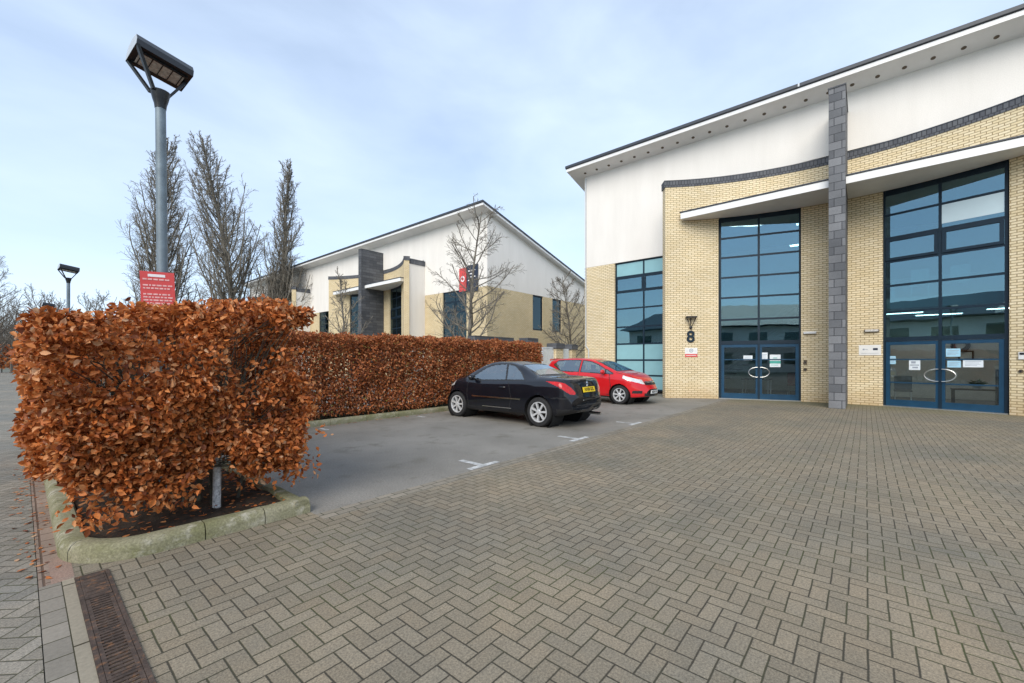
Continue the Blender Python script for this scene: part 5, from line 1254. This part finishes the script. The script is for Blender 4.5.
BLK = dict(L=4.04, wide=0.95, bow_r=0.12, bow_f=0.22,
    zt=[(0, 0.58), (0.02, 0.66), (0.05, 0.80), (0.085, 0.94), (0.13, 1.005), (0.22, 1.03), (0.60, 1.055), (0.92, 1.065), (1.20, 1.20), (1.48, 1.32), (1.80, 1.385), (2.15, 1.40), (2.40, 1.375), (2.65, 1.29), (2.95, 1.13), (3.15, 1.015), (3.40, 0.965), (3.65, 0.89), (3.85, 0.78), (3.97, 0.64), (4.04, 0.48)],
    zb=[(0, 0.40), (0.05, 0.32), (0.3, 0.25), (0.6, 0.215), (3.4, 0.20), (3.8, 0.22), (4.04, 0.30)],
    w=[(0, 0.60), (0.02, 0.70), (0.08, 0.79), (0.2, 0.84), (0.5, 0.872), (0.9, 0.885), (2.0, 0.88), (3.0, 0.88), (3.4, 0.87), (3.7, 0.81), (3.9, 0.68), (4.0, 0.54), (4.04, 0.42)],
    zs=[(0, 0.52), (0.05, 0.72), (0.10, 0.87), (0.2, 0.945), (0.6, 0.975), (1.2, 0.965), (2.0, 0.93), (3.0, 0.90), (3.4, 0.87), (3.7, 0.79), (3.9, 0.64), (4.04, 0.42)],
    wr=[(0, 0.46), (0.1, 0.60), (0.3, 0.68), (0.85, 0.70), (1.2, 0.62), (1.6, 0.565), (2.2, 0.56), (2.6, 0.60), (3.1, 0.70), (3.5, 0.68), (3.8, 0.56), (4.04, 0.30)],
    axles=(0.78, 3.32), wr_=0.315, track=0.862, spokes=7, spoke_w=(0.016, 0.024),
    side_windows=[[(1.74, 0.972), (2.92, 0.948), (2.86, 0.985), (2.45, 1.235), (2.2, 1.295), (1.88, 1.315)], [(1.20, 0.990), (1.69, 0.975), (1.82, 1.31), (1.62, 1.275), (1.38, 1.14)]],
    screens={'rear_window': (0.98, 1.46, (0.52, 0.46)), 'windscreen': (2.36, 3.06, (0.50, 0.62))},
    regions=[('tail_lamp', 'red_lens', lambda x, y, z, s, g: (y < 0.60) & (x > 0.50) & (z < np.interp(y - np.clip(0.80 - x, 0, 0.4), [-0.25, -0.1, 0.1, 0.3, 0.56], [0.73, 0.83, 0.93, 0.965, 0.972])) & (z > np.interp(y - np.clip(0.80 - x, 0, 0.4), [-0.25, -0.05, 0.12, 0.3, 0.56], [0.70, 0.705, 0.77, 0.865, 0.962]))),
             ('headlamp', 'clear_lens', lambda x, y, z, s, g: (y > 3.42) & (y < 3.86) & (x > 0.46) & (z > 0.70 + 0.22 * (3.86 - y)) & (z < 0.83 + 0.2 * (3.86 - y)) & (s < 7.6)),
             ('lower_bumper', 'trim', lambda x, y, z, s, g: (y < 0.34) & (z < 0.405) & (s > 1)),
             ('bumper_gap', 'trim', lambda x, y, z, s, g: (y < 0.30) & (np.abs(z - 0.625) < 0.008) & (s > 3)),
             ('boot_gap', 'trim', lambda x, y, z, s, g: (y < 0.95) & (y > 0.02) & (np.abs(x - 0.70 - 0.02 * y) < 0.009) & (s > 6.0)),
             ('boot_gap', 'trim', lambda x, y, z, s, g: (np.abs(y - 0.93) < 0.010) & (s > 6.3)),
             ('sill', 'trim', lambda x, y, z, s, g: (z < 0.262) & (y > 1.1) & (y < 3.0) & (s > 2)),
             ('grille', 'trim', lambda x, y, z, s, g: (y > 3.9) & (x < 0.5) & (z < 0.55))],
    seams=[[(1.60, 0.30), (1.52, 0.55), (1.62, 0.95)], [(2.88, 0.30), (2.94, 0.60), (2.92, 0.93)], [(1.60, 0.30), (2.88, 0.30)], [(0.45, 0.62), (0.30, 0.64)]],
    door=[(1.615, 0.31), (2.87, 0.31), (2.925, 0.60), (2.905, 0.925), (1.63, 0.945), (1.535, 0.55)], mirror=(2.72, 1.0), handle=(1.80, 0.80), seats=[(-0.37, 2.0, 1.12), (0.37, 2.0, 1.12), (-0.3, 1.4, 1.02), (0.3, 1.4, 1.02)], dash=2.95, extras=ex_black)
build_car('parked_car', 'black coupe with yellow rear plate parked nose in to the hedge', BLK, (8.36, 4.77, 0.0), 0, 1.06, M['paint_black'])

def ex_red(root, ys, zt, w_):
    plate(root, M['plate_w'], 'NG09 XYL', 3.985, 0.40, R(6), False)
    q = MB(); Mg = Matrix.Translation((0, 3.885, 0.70)) @ Matrix.Rotation(R(-78), 4, 'X'); q.lathe([(0.045, 0), (0.062, 0), (0.062, 0.014), (0.045, 0.014)], Mg, 20); q.box(-0.045, 0.045, -0.008, 0.008, 0.0, 0.012, Mg); q.build('emblem', M['chrome'], root)
    q = MB(); q.tube([(-0.36, 3.81, 0.725), (-0.2, 3.87, 0.71), (0, 3.90, 0.705), (0.2, 3.87, 0.71), (0.36, 3.81, 0.725)], 0.022, 8); q.build('grille_bar', M['chrome'], root, smooth=True)
    q = MB()
    for s in (-1, 1): q.tube([(s * 0.52, 0.30, 1.415), (s * 0.45, 0.26, 1.43), (0, 0.20, 1.445)] , 0.03, 6)
    q.build('roof_spoiler', M['paint_red'], root, smooth=True)
RED = dict(L=4.0, bow_r=0.10, bow_f=0.26,
    zt=[(0, 0.56), (0.02, 0.70), (0.06, 0.92), (0.14, 1.12), (0.26, 1.31), (0.36, 1.42), (0.6, 1.465), (1.1, 1.495), (1.6, 1.495), (2.0, 1.465), (2.35, 1.37), (2.75, 1.19), (3.06, 1.045), (3.3, 1.00), (3.55, 0.93), (3.75, 0.83), (3.88, 0.70), (3.96, 0.58), (4.0, 0.46)],
    zb=[(0, 0.36), (0.1, 0.28), (0.5, 0.22), (3.4, 0.20), (3.8, 0.22), (4.0, 0.27)],
    w=[(0, 0.60), (0.03, 0.70), (0.12, 0.79), (0.3, 0.835), (0.7, 0.856), (2.0, 0.856), (3.1, 0.862), (3.4, 0.85), (3.65, 0.79), (3.85, 0.66), (3.95, 0.53), (4.0, 0.42)],
    zs=[(0, 0.50), (0.05, 0.74), (0.12, 0.93), (0.25, 1.02), (0.8, 1.01), (1.6, 0.98), (2.4, 0.945), (3.0, 0.92), (3.3, 0.89), (3.6, 0.80), (3.8, 0.66), (4.0, 0.40)],
    wr=[(0, 0.46), (0.15, 0.58), (0.4, 0.575), (1.2, 0.585), (2.0, 0.575), (2.5, 0.61), (3.0, 0.69), (3.3, 0.68), (3.6, 0.60), (3.85, 0.48), (4.0, 0.30)],
    axles=(0.66, 3.17), wr_=0.308, track=0.838, spokes=7, spoke_w=(0.017, 0.026), phase=0.1,
    side_windows=[[(1.74, 1.02), (2.62, 0.985), (2.62, 1.10), (2.30, 1.265), (2.05, 1.345), (1.74, 1.392)], [(2.67, 0.985), (2.92, 0.975), (2.67, 1.095)], [(0.92, 1.05), (1.64, 1.025), (1.64, 1.40), (1.1, 1.40), (0.72, 1.375), (0.58, 1.25)]],
    screens={'windscreen': (2.20, 3.0, (0.50, 0.64)), 'rear_window': (0.12, 0.34, (0.50, 0.48))},
    regions=[('headlamp', 'clear_lens', lambda x, y, z, s, g: (y > 3.28) & (y < 3.86) & (x > 0.42) & (z > 0.64 + 0.34 * (3.86 - y)) & (z < 0.755 + 0.30 * (3.86 - y)) & (s < 8.2)),
             ('tail_lamp', 'red_lens', lambda x, y, z, s, g: (y < 0.40) & (x > 0.52) & (z > 0.80) & (z < 1.12)),
             ('grille', 'trim', lambda x, y, z, s, g: (y > 3.74) & (x < 0.40) & (z > 0.62) & (z < 0.735)),
             ('lower_grille', 'trim', lambda x, y, z, s, g: (y > 3.7) & (x < 0.50) & (z > 0.28) & (z < 0.37)),
             ('fog_lamp', 'trim', lambda x, y, z, s, g: (y > 3.55) & (x > 0.55) & (x < 0.76) & (z > 0.36) & (z < 0.45)),
             ('splitter', 'trim', lambda x, y, z, s, g: (y > 3.4) & (z < 0.245)),
             ('bonnet_gap', 'trim', lambda x, y, z, s, g: (y > 3.02) & (y < 3.72) & (np.abs(x - 0.735 + 0.35 * np.clip(y - 3.3, 0, 1)) < 0.008) & (s > 6.2)),
             ('sill', 'trim', lambda x, y, z, s, g: (z < 0.25) & (y > 1.0) & (y < 2.85) & (s > 2))],
    seams=[[(1.62, 0.30), (1.56, 0.6), (1.68, 1.0)], [(2.86, 0.30), (2.88, 0.6), (2.82, 0.94)], [(1.62, 0.30), (2.86, 0.30)]],
    door=[(1.63, 0.31), (2.85, 0.31), (2.87, 0.6), (2.81, 0.935), (1.69, 0.99), (1.575, 0.6)], mirror=(2.62, 1.03), handle=(1.82, 0.84), seats=[(-0.36, 1.9, 1.22), (0.36, 1.9, 1.22), (-0.3, 1.05, 1.15), (0.3, 1.05, 1.15)], dash=2.85, extras=ex_red)
build_car('parked_car', 'bright red hatchback parked beyond the black car facing the yard', RED, (13.95, 9.72, 0.0), R(180), 1.06, M['paint_red'])
